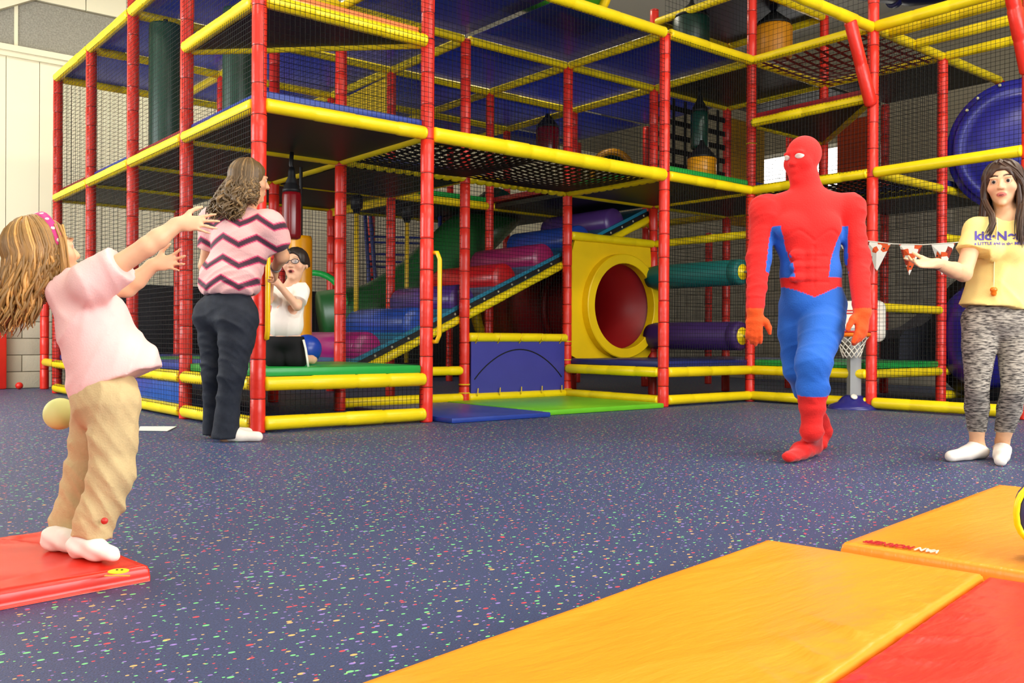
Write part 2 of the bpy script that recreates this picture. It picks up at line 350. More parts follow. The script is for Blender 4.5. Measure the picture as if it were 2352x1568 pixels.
# parallel roof beams on the right, running towards the viewer
for u in (4.18, 4.55, 5.0): rail((u, -1), (u, -3.1), ZH, 0.046)
rail((2.6, -1), (4, -1), ZH, 0.05); rail((4, -1), (6, -1), ZH, 0.046); rail((4, -2), (4, -3.1), ZH, 0.05)
def brace(i, j):
    a = G(i, j, 2.75)+Vector((-0.03, 0, 0)); b = G(i-0.30, j, ZH-0.02)
    rail_mesh(a, b, 0.055, 0.0, RED, name='brace')
brace(4, -1); brace(4, -2)
for a, b in (((4, 1), (4, 0)), ((5, 1), (5, 0)), ((4, 1), (5, 1)), ((4, 0), (5, 0))): rail(a, b, 4.2, 0.042)
MB().box((4*MOD+0.05, 0.05, 4.22), (5*MOD-0.05, MOD-0.05, 4.25)).build('roof_board', mat('dark_blue_sheet', (26, 34, 76), 0.5), frame)
rail_mesh(G(0.02, 4.1, ZL), G(0.06, 4.7, ZL), name='rail')

# decks: a dark board with a coloured pad on top
def deck(i0, i1, j0, j1, z, m, th=0.055, board=True):
    a, b = G(i0, j0), G(i1, j1); g = 0.045
    if board: MB().box((a.x+g, a.y+g, z-0.02), (b.x-g, b.y-g, z+0.028)).build('deck_board', BLACK, frame)
    bevbox('deck_pad', (a.x+g-0.03, a.y+g-0.045, z+0.044), (b.x-g+0.01, b.y-g+0.01, z+0.05+th), 0.02, m, frame)
deck(0, 1, 0, 1, ZL, GREEN); deck(0, 1, 1, 2, ZL, BLUE); deck(0, 1, 2, 3, ZL, GREEN); deck(0, 1, 3, 4, ZL, BLUE)
deck(0, 1, 0, 1, ZM, BLUE); deck(0, 1, 1, 2, ZM, CRIMSON); deck(0, 1, 2, 3, ZM, BLUE); deck(0, 1, 3, 4, ZM, CRIMSON)
def tri(c, z, m):
    c = [Vector(q) for q in c]; g = sum(c, Vector())/3; i = [q+(g-q)*0.07 for q in c]
    for nm, z0, z1, mm in (('deck_board', z-0.02, z+0.028, BLACK), ('deck_pad', z+0.044, z+0.105, m)):
        MB().add([(q.x, q.y, z0) for q in i]+[(q.x, q.y, z1) for q in i], [(2,1,0),(3,4,5),(0,1,4,3),(1,2,5,4),(2,0,3,5)]).build(nm, mm, frame)
tri((G(0, 0), G(1, 0), G(0, 1)), ZT, ORANGE); tri((G(4, -1), G(5, 0), G(4, 0)), ZT, CRIMSON)
rail((0, 1), (1, 0), ZT, 0.046); rail((4, -1), (5, 0), ZT, 0.042)
deck(3, 4, 0, 1, ZL, NAVY); deck(4, 5, -1, 0, ZL, GREEN); deck(3, 4, 0, 1, ZM, GREEN); deck(4, 5, 0, 1, ZL, NAVY)
deck(1, 2, 2, 3, ZM, GREEN); deck(2, 3, 2, 3, ZM, GREEN); deck(3, 4, 1, 2, ZM, CRIMSON); deck(1, 2, 1, 2, ZM-0.02, NAVY)
deck(4, 5, 0, 1, ZM, NAVY); deck(5, 6, -1, 0, ZM, NAVY); deck(5, 6, -1, 0, ZL, NAVY)
deck(3, 4, 2, 3, ZM, NAVY)
# blue roof sheets
ROOF = mat('blue_roof_sheet', (44, 50, 92), 0.3, 0.5, 0.12, 1.6, transl=0.42, tcol=(100, 120, 212))
for i in range(0, 5):
    for j in range(0, 4):
        if (i == 0 and j < 1) or (i == 4 and j < 1): continue
        a = G(i, j); s = 0.04
        mb = MB(); n = 6; vs = []
        for p in range(n+1):
            for q in range(n+1):
                vs.append((a.x+s+(MOD-2*s)*p/n, a.y+s+(MOD-2*s)*q/n, ZH+0.03-0.05*math.sin(math.pi*p/n)*math.sin(math.pi*q/n)))
        mb.add(vs, [(p*(n+1)+q, (p+1)*(n+1)+q, (p+1)*(n+1)+q+1, p*(n+1)+q+1) for p in range(n) for q in range(n)])
        o = mb.build('roof_sheet', ROOF, frame, True); md = o.modifiers.new('t', 'SOLIDIFY'); md.thickness = 0.006
for (i, j) in ((4, 0), (5, -1), (5, 0)):
    a = G(i, j); MB().box((a.x+0.04, a.y+0.04, ZH), (a.x+MOD-0.04, a.y+MOD-0.04, ZH+0.03)).build('roof_board', BLACK, frame)

# ------------------------------------------------------------------ nets
def net(c0, c1, c2, c3, cell=0.036, r=0.0017, name='safety_net', m=None, parent=None):
    c0, c1, c2, c3 = (Vector(c) for c in (c0, c1, c2, c3)); mb = MB()
    nrm = (c1-c0).cross(c3-c0).normalized()
    def cord(a, b):
        d = (b-a).normalized(); w = nrm.cross(d)
        o = [nrm*r, -nrm*r*0.5+w*r*0.87, -nrm*r*0.5-w*r*0.87]
        mb.add([a+o[0], a+o[1], a+o[2], b+o[0], b+o[1], b+o[2]], [(0,1,4,3),(1,2,5,4),(2,0,3,5)])
    na = max(2, int((c1-c0).length/cell)); nb = max(2, int((c3-c0).length/cell))
    for k in range(na+1): t = k/na; cord(c0.lerp(c1, t), c3.lerp(c2, t))
    for k in range(nb+1): t = k/nb; cord(c0.lerp(c3, t), c1.lerp(c2, t))
    o = mb.build(name, m or NETM, parent or frame); o['kind'] = 'stuff'; return o
def vnet(a, b, z0, z1, off=(0, 0), **k):
    o = Vector((off[0], off[1], 0)); return net(G(*a, z0)+o, G(*b, z0)+o, G(*b, z1)+o, G(*a, z1)+o, **k)
ON = 0.058
for j in range(4):
    vnet((0, j), (0, j+1), ZB, ZM-0.03, off=(-ON, 0)); vnet((0, j), (0, j+1), ZM+0.04, ZH, off=(-ON+0.012, 0))
vnet((0, 0), (0, 1), ZH, ZX, off=(-ON, 0)); vnet((0, 1), (0, 2), ZH, ZX, off=(-ON, 0))
vnet((0, 0), (1, 0), ZB, ZL, off=(0, -0.02)); vnet((0, 0), (1, 0), ZM+0.04, ZX, off=(0, -ON-0.01))
vnet((1, 0), (3, 0), ZM+0.05, ZH, off=(0, -0.03), cell=0.04); vnet((3, 0), (4, 0), ZM+0.04, ZH, off=(0, -ON)); vnet((3, 0), (4, 0), ZL, ZM, off=(0, -0.01))
vnet((4, 0), (4, -1), ZL, ZM, off=(-0.01, 0)); vnet((4, 0), (4, -1), ZM, ZH, off=(-ON, 0)); vnet((4, 0), (4, -1), ZB, ZL, off=(-0.01, 0))
vnet((4, -1), (4, -2), ZB, ZM, off=(0.0, 0)); vnet((4, -1), (4, -2), ZM, ZH, off=(0.0, 0)); vnet((3, 0), (4, 0), ZH, ZX, cell=0.05); vnet((4, 0), (4, -1), ZH, ZX, cell=0.05)
vnet((1, 0), (1, 1), ZL, ZM); vnet((1, 1), (2, 1), ZL, ZM); vnet((1, 1), (4, 1), ZM, ZH, cell=0.045); vnet((1, 0), (1, 1), ZM, ZH)
vnet((1, 1), (1, 2), ZM, ZH); vnet((1, 2), (4, 2), ZM, ZH, cell=0.05); vnet((0, 4), (4, 4), ZL, ZH, cell=0.045, r=0.002); vnet((1, 3), (4, 3), ZL, ZM, cell=0.045)
vnet((2, 1), (3, 1), 0.66, ZM); vnet((4, 1), (5, 1), ZL, ZM); vnet((5, -1), (5, 1), ZL, ZM); vnet((5, -1), (5, 1), ZM, ZH, cell=0.05); vnet((4, -1), (5, -1), ZL, ZH, cell=0.04)
vnet((5, -1), (6, -1), ZL, ZM, cell=0.045); vnet((5, 1), (5, 3), ZL, ZH, cell=0.05); vnet((4, 0), (5, 0), ZM, ZH, cell=0.045)
# black and yellow webbing floors
def webfloor(i0, i1, j0, j1, z, m, sag=0.05, step=0.09, w=0.014):
    a, b = G(i0, j0), G(i1, j1); mb = MB()
    def h(x, y): return z-sag*math.sin(math.pi*(x-a.x)/(b.x-a.x))*math.sin(math.pi*(y-a.y)/(b.y-a.y))
    n = int((b.x-a.x)/step)
    for k in range(1, n):
        x = a.x+(b.x-a.x)*k/n
        for s in range(8):
            y0, y1 = a.y+(b.y-a.y)*s/8, a.y+(b.y-a.y)*(s+1)/8
            mb.add([(x-w, y0, h(x, y0)), (x+w, y0, h(x, y0)), (x+w, y1, h(x, y1)), (x-w, y1, h(x, y1)), (x, y0, h(x, y0)+0.006), (x, y1, h(x, y1)+0.006)], [(0,3,2,1),(0,4,5,3),(4,1,2,5)])
    n = int((b.y-a.y)/step)
    for k in range(1, n):
        y = a.y+(b.y-a.y)*k/n
        for s in range(10):
            x0, x1 = a.x+(b.x-a.x)*s/10, a.x+(b.x-a.x)*(s+1)/10
            mb.add([(x0, y-w, h(x0, y)-0.003), (x1, y-w, h(x1, y)-0.003), (x1, y+w, h(x1, y)-0.003), (x0, y+w, h(x0, y)-0.003), (x0, y, h(x0, y)+0.005), (x1, y, h(x1, y)+0.005)], [(0,3,2,1),(0,1,5,4),(4,5,2,3)])
    o = mb.build('webbing_floor', m, frame); o['kind'] = 'stuff'
webfloor(1, 2, 0, 1, ZM, WEB, 0.07, 0.075, 0.024); webfloor(2, 3, 0, 1, ZM, WEB, 0.07, 0.075, 0.024)
webfloor(4, 5, -1, 0, ZM-0.02, WEB, 0.05, 0.075, 0.024)
webfloor(4, 5, -1, 0, ZH-0.03, mat('red_webbing', (150, 40, 26), 0.6), 0.05, 0.12, 0.02)
# wide strap lattice between two posts upstairs
for k in range(7): z = 2.3+k*0.165; MB().box((4*MOD+0.05, MOD-0.012, z-0.03), (5*MOD-0.05, MOD-0.004, z+0.03)).build('strap', WEB, frame)
for k in range(6):
    x = 4*MOD+0.14+k*0.2; MB().box((x-0.022, MOD-0.004, 2.2), (x+0.022, MOD+0.003, 3.4)).build('strap', WEB, frame)
# yellow side panel upstairs, orange panel, yellow panels
MB().add([(2*MOD-0.01, 2*MOD+0.05, ZM-0.1), (2*MOD-0.01, 3*MOD-0.05, ZM-0.1), (2*MOD-0.01, 3*MOD-0.05, ZH-0.1), (2*MOD-0.01, 2*MOD+0.05, ZH-0.05),
          (2*MOD+0.02, 2*MOD+0.05, ZM-0.1), (2*MOD+0.02, 3*MOD-0.05, ZM-0.1), (2*MOD+0.02, 3*MOD-0.05, ZH-0.1), (2*MOD+0.02, 2*MOD+0.05, ZH-0.05)],
         [(0,1,2,3),(7,6,5,4),(0,4,5,1),(1,5,6,2),(2,6,7,3),(3,7,4,0)]).build('side_panel', mat('yellow_panel', (246, 206, 20), 0.4), frame)
MB().box((6*MOD-0.02, 0.1, ZM-0.05), (6*MOD+0.02, 0.62, ZH-0.1)).build('side_panel', mat('orange_panel', (206, 70, 20), 0.4), frame)
MB().box((5*MOD+0.1, 1.02*MOD, ZM-0.1), (5*MOD+0.8, 1.05*MOD, ZH-0.1)).build('side_panel', mat('amber_panel', (190, 140, 20), 0.45), frame)
# grab handles on the two front posts
for (x, y, s) in ((0.0, 0.0, 1), (MOD, 0.0, 1)):
    z0, z1 = (0.62, 1.24) if x == 0 else (0.60, 1.26); p = Vector((x+0.035, y-0.035, 0)); e = RV*(0.022 if x == 0 else 0.05)-FWV*0.03
    pts = [p+Vector((0, 0, z0)), p+e*0.6+Vector((0, 0, z0)), p+e+Vector((0, 0, z0+0.05)), p+e+Vector((0, 0, z1-0.05)), p+e*0.6+Vector((0, 0, z1)), p+Vector((0, 0, z1))]
    MB().tube(pts, 0.017, 10).build('grab_handle', mat('yellow_gloss', (248, 200, 20), 0.25), frame, True)
# blue vinyl sheet laced between the recess rails, with the lacing
o = MB().box((2*MOD+0.06, MOD-0.03, 0.085), (3*MOD-0.06, MOD-0.018, 0.605)).build('vinyl_panel', mat('indigo_vinyl', (62, 62, 158), 0.42, 0.5, 0.06, 4, 0.35, 9), frame)
pts = [(2*MOD+0.10+1.12*t, MOD-0.032, 0.16+0.36*math.sin(math.pi*(0.04+0.92*t))**0.75) for t in [k/24 for k in range(25)]]
MB().tube(pts, 0.006, 6).build('black_cord', DARK, o)
for k in range(5):
    x = 2*MOD+0.12+k*0.27
    for z in (0.615, 0.09): MB().tube([(x-0.01, MOD-0.03, z-0.035), (x-0.015, MOD-0.075, z), (x+0.01, MOD-0.05, z+0.06)], 0.005, 6).build('lacing', YTIE, o)
for (i, z) in ((2, 0.11), (2, 0.19), (3, 0.60), (3, 0.41), (3, 0.11)):
    MB().lathe([(0.05, -0.006), (0.056, -0.003), (0.056, 0.003), (0.05, 0.006)], G(i, 1, z), n=16).build('rope_tie', YTIE, frame)
MB().lathe([(0.05, -0.006), (0.056, -0.003), (0.056, 0.003), (0.05, 0.006)], G(4, 0, 2.62), n=16).build('rope_tie', YTIE, frame)
# blue vinyl skirt low on the left side
bevbox('vinyl_skirt', (-0.02, 1.06*MOD, 0.11), (0.02, 1.94*MOD, 0.28), 0.01, mat('skirt_blue', (40, 100, 200), 0.3, 0.5, 0.08, 5, 0.5, 9), frame)
# yellow portal panel and red crawl tunnel
pc = Vector((4.73, MOD, 0.985))
YP = mat('yellow_moulded', (248, 206, 10), 0.42, 0.5, 0.03, 6)
mb = MB(); n = 40; x0, x1, z0, z1 = 3*MOD+0.045, 4*MOD-0.045, 0.40, 1.66; ri = 0.5
ring = []; outer = []
for k in range(n):
    a = 2*math.pi*k/n; ca, sa = math.cos(a), math.sin(a); ring.append((pc.x+ri*ca, pc.z+ri*sa))
    t = min((x1-pc.x)/ca if ca > 1e-6 else ((x0-pc.x)/ca if ca < -1e-6 else 9), (z1-pc.z)/sa if sa > 1e-6 else ((z0-pc.z)/sa if sa < -1e-6 else 9)); outer.append((pc.x+t*ca, pc.z+t*sa))
for yy in (MOD-0.012, MOD+0.012): mb.add([(x, yy, z) for x, z in ring]+[(x, yy, z) for x, z in outer], [(k, (k+1) % n, n+(k+1) % n, n+k) for k in range(n)])
mb.build('portal_panel', YP, frame)
tun = thing('crawl_tunnel', 'dark red crawl tunnel with a yellow ring mouth beside the blue pad', 'tunnel', (pc.x, MOD, 0.4))
MB().lathe([(0.462, 0.098), (0.468, 0.104), (0.556, 0.104), (0.566, 0.096), (0.568, 0.05), (0.568, 0.0), (0.462, 0.0)], pc+Vector((0, 0.0, 0)), (0, -1, 0), 56, closed=True).build('mouth_ring', YP, tun)
TR = mat('red_moulded', (150, 18, 20), 0.4, 0.5)
MB().lathe([(0.49, 0), (0.49, 1.9), (0.478, 1.9), (0.478, 0)], pc, (0, 1, 0), 48, closed=True).build('tube', TR, tun, True)
MB().lathe([(0.49, 0.62), (0.55, 0.62), (0.55, 0.68), (0.49, 0.68)], pc, (0, 1, 0), 48, closed=True).build('flange', TR, tun, True)
MB().lathe([(0.49, 1.84), (0.6, 1.84), (0.6, 1.9), (0.49, 1.9)], pc, (0, 1, 0), 48, closed=True).build('flange', YP, tun, True)
MB().lathe([(0.0, 0), (0.49, 0), (0.49, 0.02), (0.0, 0.02)], pc+Vector((0, 1.9, 0)), (0, 1, 0), 40).build('end_plate', TR, tun, True)
for a in (0.35, -0.9, 2.4): MB().lathe([(0.0, 0.004), (0.011, 0.003), (0.012, 0)], pc+Vector((0.515*math.cos(a), -0.085, 0.515*math.sin(a))), (0, -1, 0), 8).build('bolt', DARK, tun, True)
# ------------------------------------------------------------------ things in and around the frame
def atx(px, py, x):
    q = _fw + _R*(px-1176)/FPX + _U*(784-py)/FPX; return Vector(CAM + q*(x-CAM[0])/q[0])
# ramp of padded bolsters
ry0, ry1 = 1.40, 2.52; A = Vector((1.42, 0, 0.40)); B = Vector((5.25, 0, 2.11)); D = (B-A).normalized(); Nn = Vector((-D.z, 0, D.x)); LR = (B-A).length
ramp = thing('bolster_ramp', 'sloping climbing ramp of coloured bolsters on teal vinyl behind the front posts', 'ramp', (A.x, ry0, 0.35))
TEAL = mat('teal_vinyl', (36, 130, 160), 0.36, 0.5, 0.06, 5, 0.2, 14)
mid = (A+B)/2+Vector((0, (ry0+ry1)/2, 0))-Nn*0.05
MB().obox(mid, D*LR/2, (0, (ry1-ry0)/2, 0), Nn*0.05).build('base_slope', TEAL, ramp)
bars = ((170, 36, 118), (36, 78, 176), (82, 52, 130), (196, 26, 32), (158, 34, 92), (34, 70, 160), (88, 56, 128))
for k, c in enumerate(bars):
    x = 1.66+k*0.52; p = A+D*((x-A.x)/D.x)+Nn*0.02
    MB().lathe([(0.05, 0), (0.145, 0.004), (0.155, 0.02), (0.155, ry1-ry0-0.06), (0.145, ry1-ry0-0.044), (0.05, ry1-ry0-0.04)], Vector((p.x, ry0+0.03, p.z)), (0, 1, 0), 28).build('bolster', mat('bolster_%d' % k, c, 0.3, 0.5, 0.05, 5, 0.15, 14), ramp, True)
rail_mesh(A+Vector((0, ry0-0.02, 0))-Nn*0.12, B+Vector((0, ry0-0.02, 0))-Nn*0.12, 0.04, 0, YEL, ramp, 'edge_rail')
MB().obox((A+B)/2+Vector((0, ry0-0.012, 0))-Nn*0.055, D*LR/2, (0, 0.008, 0), Nn*0.022).build('edge_strip', DARK, ramp)
for k in range(22):
    p = A+D*(LR*(k+0.5)/22)+Vector((0, ry0-0.02, 0))-Nn*0.055
    MB().lathe([(0.0, 0.006), (0.011, 0.004), (0.013, 0)], p, (0, -1, 0), 8).build('grommet', mat('pale_grommet', (190, 186, 160), 0.4), ramp, True)
# two rollers across the passage by the corner post
def roller(z, r, c, label):
    t = thing('foam_roller', label, 'roller', (3.93*MOD, 0.5*MOD, z-r), 'foam rollers in the passage')
    p = Vector((3.93*MOD, 0.03, z)); n = 1.24
    prof = [(r*0.5, 0.0), (r*0.93, 0.0), (r, 0.03), (r, 0.10), (r*0.975, 0.105), (r*0.975, 0.11), (r, 0.115), (r, n-0.1), (r*0.9, n-0.01), (r*0.5, n)]
    MB().lathe(prof, p, (0, 1, 0), 28).build('sleeve', mat('roller_%s' % label[:6], c, 0.5, 0.4, 0.06, 5, 0.15, 14), t, True)
    MB().lathe([(0.0, 0.02), (0.03, 0.02), (0.03, 0.005), (r*0.6, 0.005), (r*0.6, -0.01)], p, (0, -1, 0), 24).build('end_cap', YEL, t, True)
    MB().lathe([(0.012, 0), (0.012, 0.06)], p, (0, -1, 0), 8).build('axle', STEEL, t)
roller(1.315, 0.132, (18, 104, 100), 'teal foam roller, upper of two beside the yellow tunnel mouth')
roller(0.665, 0.148, (62, 34, 96), 'purple foam roller, lower of two beside the yellow tunnel mouth')
# upright green rollers upstairs on the left
def upright(x, y, z0, z1, r, label):
    t = thing('upright_roller', label, 'roller', (x, y, z0), 'upright green rollers')
    h = z1-z0; mb = MB().lathe([(r*0.85, 0.02), (r*0.97, 0.025), (r, 0.05), (r, h-0.05), (r*0.97, h-0.025), (r*0.85, h-0.02)], (x, y, z0), n=28)
    mb.build('sleeve', mat('deep_green_vinyl', (22, 66, 50), 0.4, 0.5), t, True)
    MB().lathe([(0.02, -0.03), (0.02, h+0.03)], (x, y, z0), n=10).build('axle', DARK, t)
for px, py, d, h0, h1, r, lb in ((380, 190, 8.15, 2.22, 3.42, 0.14, 'upright dark green roller upstairs, left of the two, near the window wall'), (545, 190, 7.75, 2.30, 3.42, 0.12, 'upright dark green roller upstairs, right of the two, behind the corner post')):
    p = W(px, py, d); upright(p.x, p.y, h0, h1, r, lb)
# punch bags
def bag(px, ytop, ybot, d, r, c, label, hang, name='punch_bag', ribs=True, cap=True):
    top, bot = W(px, ytop, d), W(px, ybot, d); h = top.z-bot.z; x, y = top.x, top.y
    t = thing(name, label, 'punch bag', (x, y, bot.z))
    prof = [(0.0, 0.0), (r*0.6, 0.0), (r*0.92, h*0.03), (r, h*0.1), (r, h*0.9), (r*0.92, h*0.97), (r*0.5, h)]
    m = MB(); n = 30; vs = []
    for (rr, hh) in prof:
        for k in range(n):
            a = 2*math.pi*k/n; q = rr*(1-(0.05 if ribs and k % 3 == 0 else 0)); vs.append((x+q*math.cos(a), y+q*math.sin(a), bot.z+hh))
    m.add(vs, [(i*n+k, i*n+(k+1) % n, (i+1)*n+(k+1) % n, (i+1)*n+k) for i in range(len(prof)-1) for k in range(n)])
    m.build('bag', c, t, True)
    if cap: MB().lathe([(r*0.95, -0.005), (r*0.97, 0.02), (r*0.82, 0.03), (r*0.84, 0.05), (r*0.66, 0.06), (r*0.66, 0.075), (r*0.4, 0.12), (0.03, 0.16), (0.02, 0.2)], (x, y, top.z-0.01), n=24).build('cap', DARK, t, True)
    MB().tube([(x, y, top.z+0.1), (x+0.012, y, (top.z+hang)/2), (x-0.008, y, (top.z+0.2*hang)/1.2 if hang < top.z else hang-0.1), (x, y, hang)], 0.018, 8).build('strap', DARK, t, True)
REDB = mat('maroon_gloss', (128, 14, 24), 0.22, 0.5); AMB = mat('amber_gloss', (236, 160, 10), 0.3, 0.5)
bag(670, 438, 550, 7.35, 0.076, REDB, 'maroon ribbed punch bag hanging beside the striped-top woman', ZM-0.03)
bag(1607, 255, 345, 10.2, 0.098, mat('green_gloss', (12, 62, 50), 0.25), 'dark green punch bag hanging upstairs in front of the strap lattice', ZH-0.02, ribs=False)
bag(1612, 362, 408, 10.0, 0.16, AMB, 'rounded yellow punch bag upstairs below the dark green one', 2.75, ribs=False)
bag(1777, 58, 140, 10.0, 0.2, mat('amber_dim', (214, 140, 14), 0.4), 'large amber punch bag at the top right under the roof', 4.18, ribs=False)
bag(1588, 40, 110, 10.1, 0.2, mat('green_dark', (14, 50, 40), 0.4), 'dark green bell-shaped bag at the top under the blue roof', 4.18, ribs=False)
bag(1258, 292, 365, 11.6, 0.15, REDB, 'dark red bag hanging upstairs behind the net, above the webbing floor', ZH-0.02, ribs=False)
p = W(690, 700, 8.0); t = thing('foam_column', 'amber foam column standing behind the boy with glasses', 'column', (p.x, p.y, ZL+0.09))
MB().lathe([(0.04, 0), (0.095, 0.0), (0.1, 0.02), (0.1, 1.07), (0.09, 1.1), (0.05, 1.105)], (p.x, p.y, ZL+0.09), n=26).build('sleeve', AMB, t, True)
MB().lathe([(0.015, 1.1), (0.015, ZM-ZL-0.12)], (p.x, p.y, ZL+0.09), n=10).build('axle', DARK, t)
# hanging yellow poles with black sockets
for k, (px, d, zb) in enumerate(((819, 9.2, 0.45), (935, 9.9, 0.36))):
    p = W(px, 470, d); x, y = p.x, p.y
    t = thing('hanging_pole', ('yellow pole in a black socket, left of two behind the red post' if k == 0 else 'yellow pole in a black socket, right of two, before the blue ladder'), 'pole', (x, y, zb), 'yellow hanging poles')
    MB().lathe([(0.024, 0), (0.024, ZM-0.2-zb)], (x, y, zb), n=12).build('pole', mat('dull_yellow', (220, 180, 30), 0.45), t, True)
    MB().lathe([(0.03, 0), (0.045, 0.05), (0.06, 0.055), (0.066, 0.17), (0.04, 0.19)], (x, y, ZM-0.27), n=16).build('socket', DARK, t, True)
# blue ladder against the back wall
LB = mat('ladder_blue', (30, 48, 130), 0.4)
lad = thing('ladder', 'blue metal ladder frame leaning at the back behind the poles', 'ladder', tuple(W(930, 870, 11.3)))
for (xa, xb) in ((838, 850), (850, 866), (1010, 1016)): MB().tube([W(xa, 485, 11.3), W(xb, 690, 11.2)], 0.025, 8).build('stile', LB, lad)
for y in (543, 556, 583, 600, 612, 636): MB().tube([W(846, y, 11.28), W(1014, y+4, 11.28)], 0.014, 8).build('rung', LB, lad)
# green slide behind the ramp and a dark green tunnel mouth
GS = mat('green_slide', (34, 92, 44), 0.35)
sl = thing('tube_slide', 'green moulded slide curving down behind the bolster ramp', 'slide', tuple(W(950, 860, 10.6)))
MB().tube([W(1150, 480, 11.6), W(1060, 560, 11.0), W(960, 660, 10.5), W(860, 720, 10.2), W(740, 740, 10.0)], [0.3, 0.33, 0.34, 0.34, 0.34], 24).build('tube', GS, sl, True)
q = W(722, 705, 9.9); MB().lathe([(0.34, -0.02), (0.4, -0.02), (0.4, 0.03), (0.34, 0.03)], q, (W(722, 705, 9)-W(780, 700, 9.6)), 32, closed=True).build('mouth_ring', GREEN, sl, True)
# portal upstairs at the back
q = W(1405, 395, 11.9); t = thing('tunnel_portal', 'yellow round tunnel mouth upstairs seen through the net', 'tunnel', tuple(q))
MB().lathe([(0.22, -0.02), (0.3, -0.02), (0.3, 0.04), (0.22, 0.04)], q, -FWV, 32, closed=True).build('mouth_ring', AMB, t, True)
MB().lathe([(0.23, 0.0), (0.23, 0.6), (0.22, 0.6), (0.22, 0.0)], q, FWV, 32, closed=True).build('tube', mat('dark_green_tube', (20, 70, 34), 0.4), t, True)
# green tunnel on the roof
t = thing('roof_tunnel', 'green tunnel lying on the roof above the long yellow rail', 'tunnel', (2.9, 0.45, ZH+0.05))
MB().lathe([(0.34, 0), (0.34, 1.0), (0.325, 1.0), (0.325, 0)], (2.35, 0.5, ZH+0.42), (1, 0, 0), 32, closed=True).build('tube', mat('bright_green_tube', (64, 150, 40), 0.3), t, True)
MB().lathe([(0.325, 0.0), (0.41, 0.0), (0.41, 0.05), (0.325, 0.05)], (3.34, 0.5, ZH+0.42), (1, 0, 0), 32, closed=True).build('flange', YP, t, True)
t = thing('roof_tunnel', 'dark blue tunnel section at the top right above the parallel yellow beams', 'tunnel', tuple(W(2140, 0, 9.2)))
MB().tube([W(1985, -62, 9.6), W(2100, -50, 9.3), W(2290, -75, 8.9)], 0.27, 28).build('tube', mat('dark_blue_moulded', (22, 30, 70), 0.4), t, True)
MB().lathe([(0.27, -0.02), (0.31, -0.02), (0.31, 0.03), (0.27, 0.03)], W(2060, -55, 9.4), RV, 32, closed=True).build('flange', NAVY, t, True)
# blue tube slide at the right edge
BM = mat('blue_moulded', (36, 36, 136), 0.3, 0.5)
t = thing('tube_slide', 'big blue moulded slide tube upstairs at the right edge', 'slide', tuple(W(2340, 480, 8.9)))
ax = (-FWV*0.93-RV*0.35+Vector((0, 0, -0.1))).normalized(); c = W(2345, 335, 8.9)
MB().lathe([(0.5, -0.9), (0.55, -0.12), (0.65, -0.1), (0.65, -0.05), (0.61, -0.045), (0.6, -0.03), (0.595, 0.0), (0.56, 0.0), (0.545, 0.015), (0.53, 0.0), (0.46, 0.06), (0.33, 0.12), (0.15, 0.15), (0, 0.155)], c, ax, 48).build('dome', BM, t, True)
MB().tube([c-ax*0.3+Vector((0, 0, 0.1)), c+RV*0.3+Vector((0, 0, 0.3))-ax*0.5, c+RV*0.9+Vector((0, 0, 0.55))-ax*0.6], [0.55, 0.5, 0.45], 28).build('tube', mat('blue_moulded_dark', (36, 38, 120), 0.35), t, True)
for a in (2.3, 2.55, 1.9):
    MB().lathe([(0, 0.01), (0.014, 0.008), (0.016, 0)], c+ax*0.0+(RV*math.cos(a)+Vector((0, 0, 1))*math.sin(a))*0.63-ax*0.045, ax, 8).build('bolt', mat('pale_bolt', (200, 196, 150), 0.4), t, True)
t = thing('tube_slide', 'lower blue slide exit with black rim behind the woman in yellow', 'slide', tuple(W(2240, 905, 8.9)))
ax = (-FWV*0.45-RV*0.9).normalized(); c = W(2262, 770, 8.9)
MB().lathe([(0.62, -0.5), (0.64, -0.05), (0.64, 0.0), (0.53, 0.02)], c, ax, 44).build('rim', DARK, t, True)
MB().lathe([(0.53, 0.015), (0.48, 0.09), (0.3, 0.15), (0.1, 0.17), (0, 0.172)], c, ax, 40).build('dome', mat('blue_moulded_deep', (40, 36, 140), 0.35), t, True)
pts = [(2065, 858), (2067, 775), (2080, 757), (2115, 748), (2140, 730), (2160, 715), (2165, 858)]
f0 = [W(x, y, 9.5) for x, y in pts]; f1 = [W(x, y, 9.5)+FWV*0.5 for x, y in pts]; n = len(pts)
tag(MB().add(f0+f1, [tuple(range(n))[::-1], tuple(range(n, 2*n))]+[(k, (k+1) % n, n+(k+1) % n, n+k) for k in range(n)]).build('foam_hump', mat('dark_navy_foam', (18, 20, 44), 0.6)), 'dark navy foam hump inside the frame behind the basketball hoop', 'foam block')
for k, (px, py, c) in enumerate(((2279, 905, (190, 40, 40)), (2292, 908, (40, 90, 180)), (2303, 903, (40, 140, 160)))):
    q = W(px, py, 8.95); tag(MB().lathe([(0.035*math.sin(a*math.pi/10), -0.035*math.cos(a*math.pi/10)) for a in range(11)], q, n=16).build('small_ball', mat('ball%d' % k, c, 0.4), None, True), 'small %s play ball lying behind the legs of the woman in yellow' % ('red', 'blue', 'teal')[k], 'ball')
q = W(705, 783, 6.95); tag(MB().lathe([(0.112*math.sin(a*math.pi/16), -0.112*math.cos(a*math.pi/16)) for a in range(17)], (q.x, q.y, ZL+0.105+0.112), n=32).build('ball', mat('blue_ball', (28, 66, 170), 0.3), None, True), 'shiny blue ball on the low deck beside the kneeling boy', 'ball')
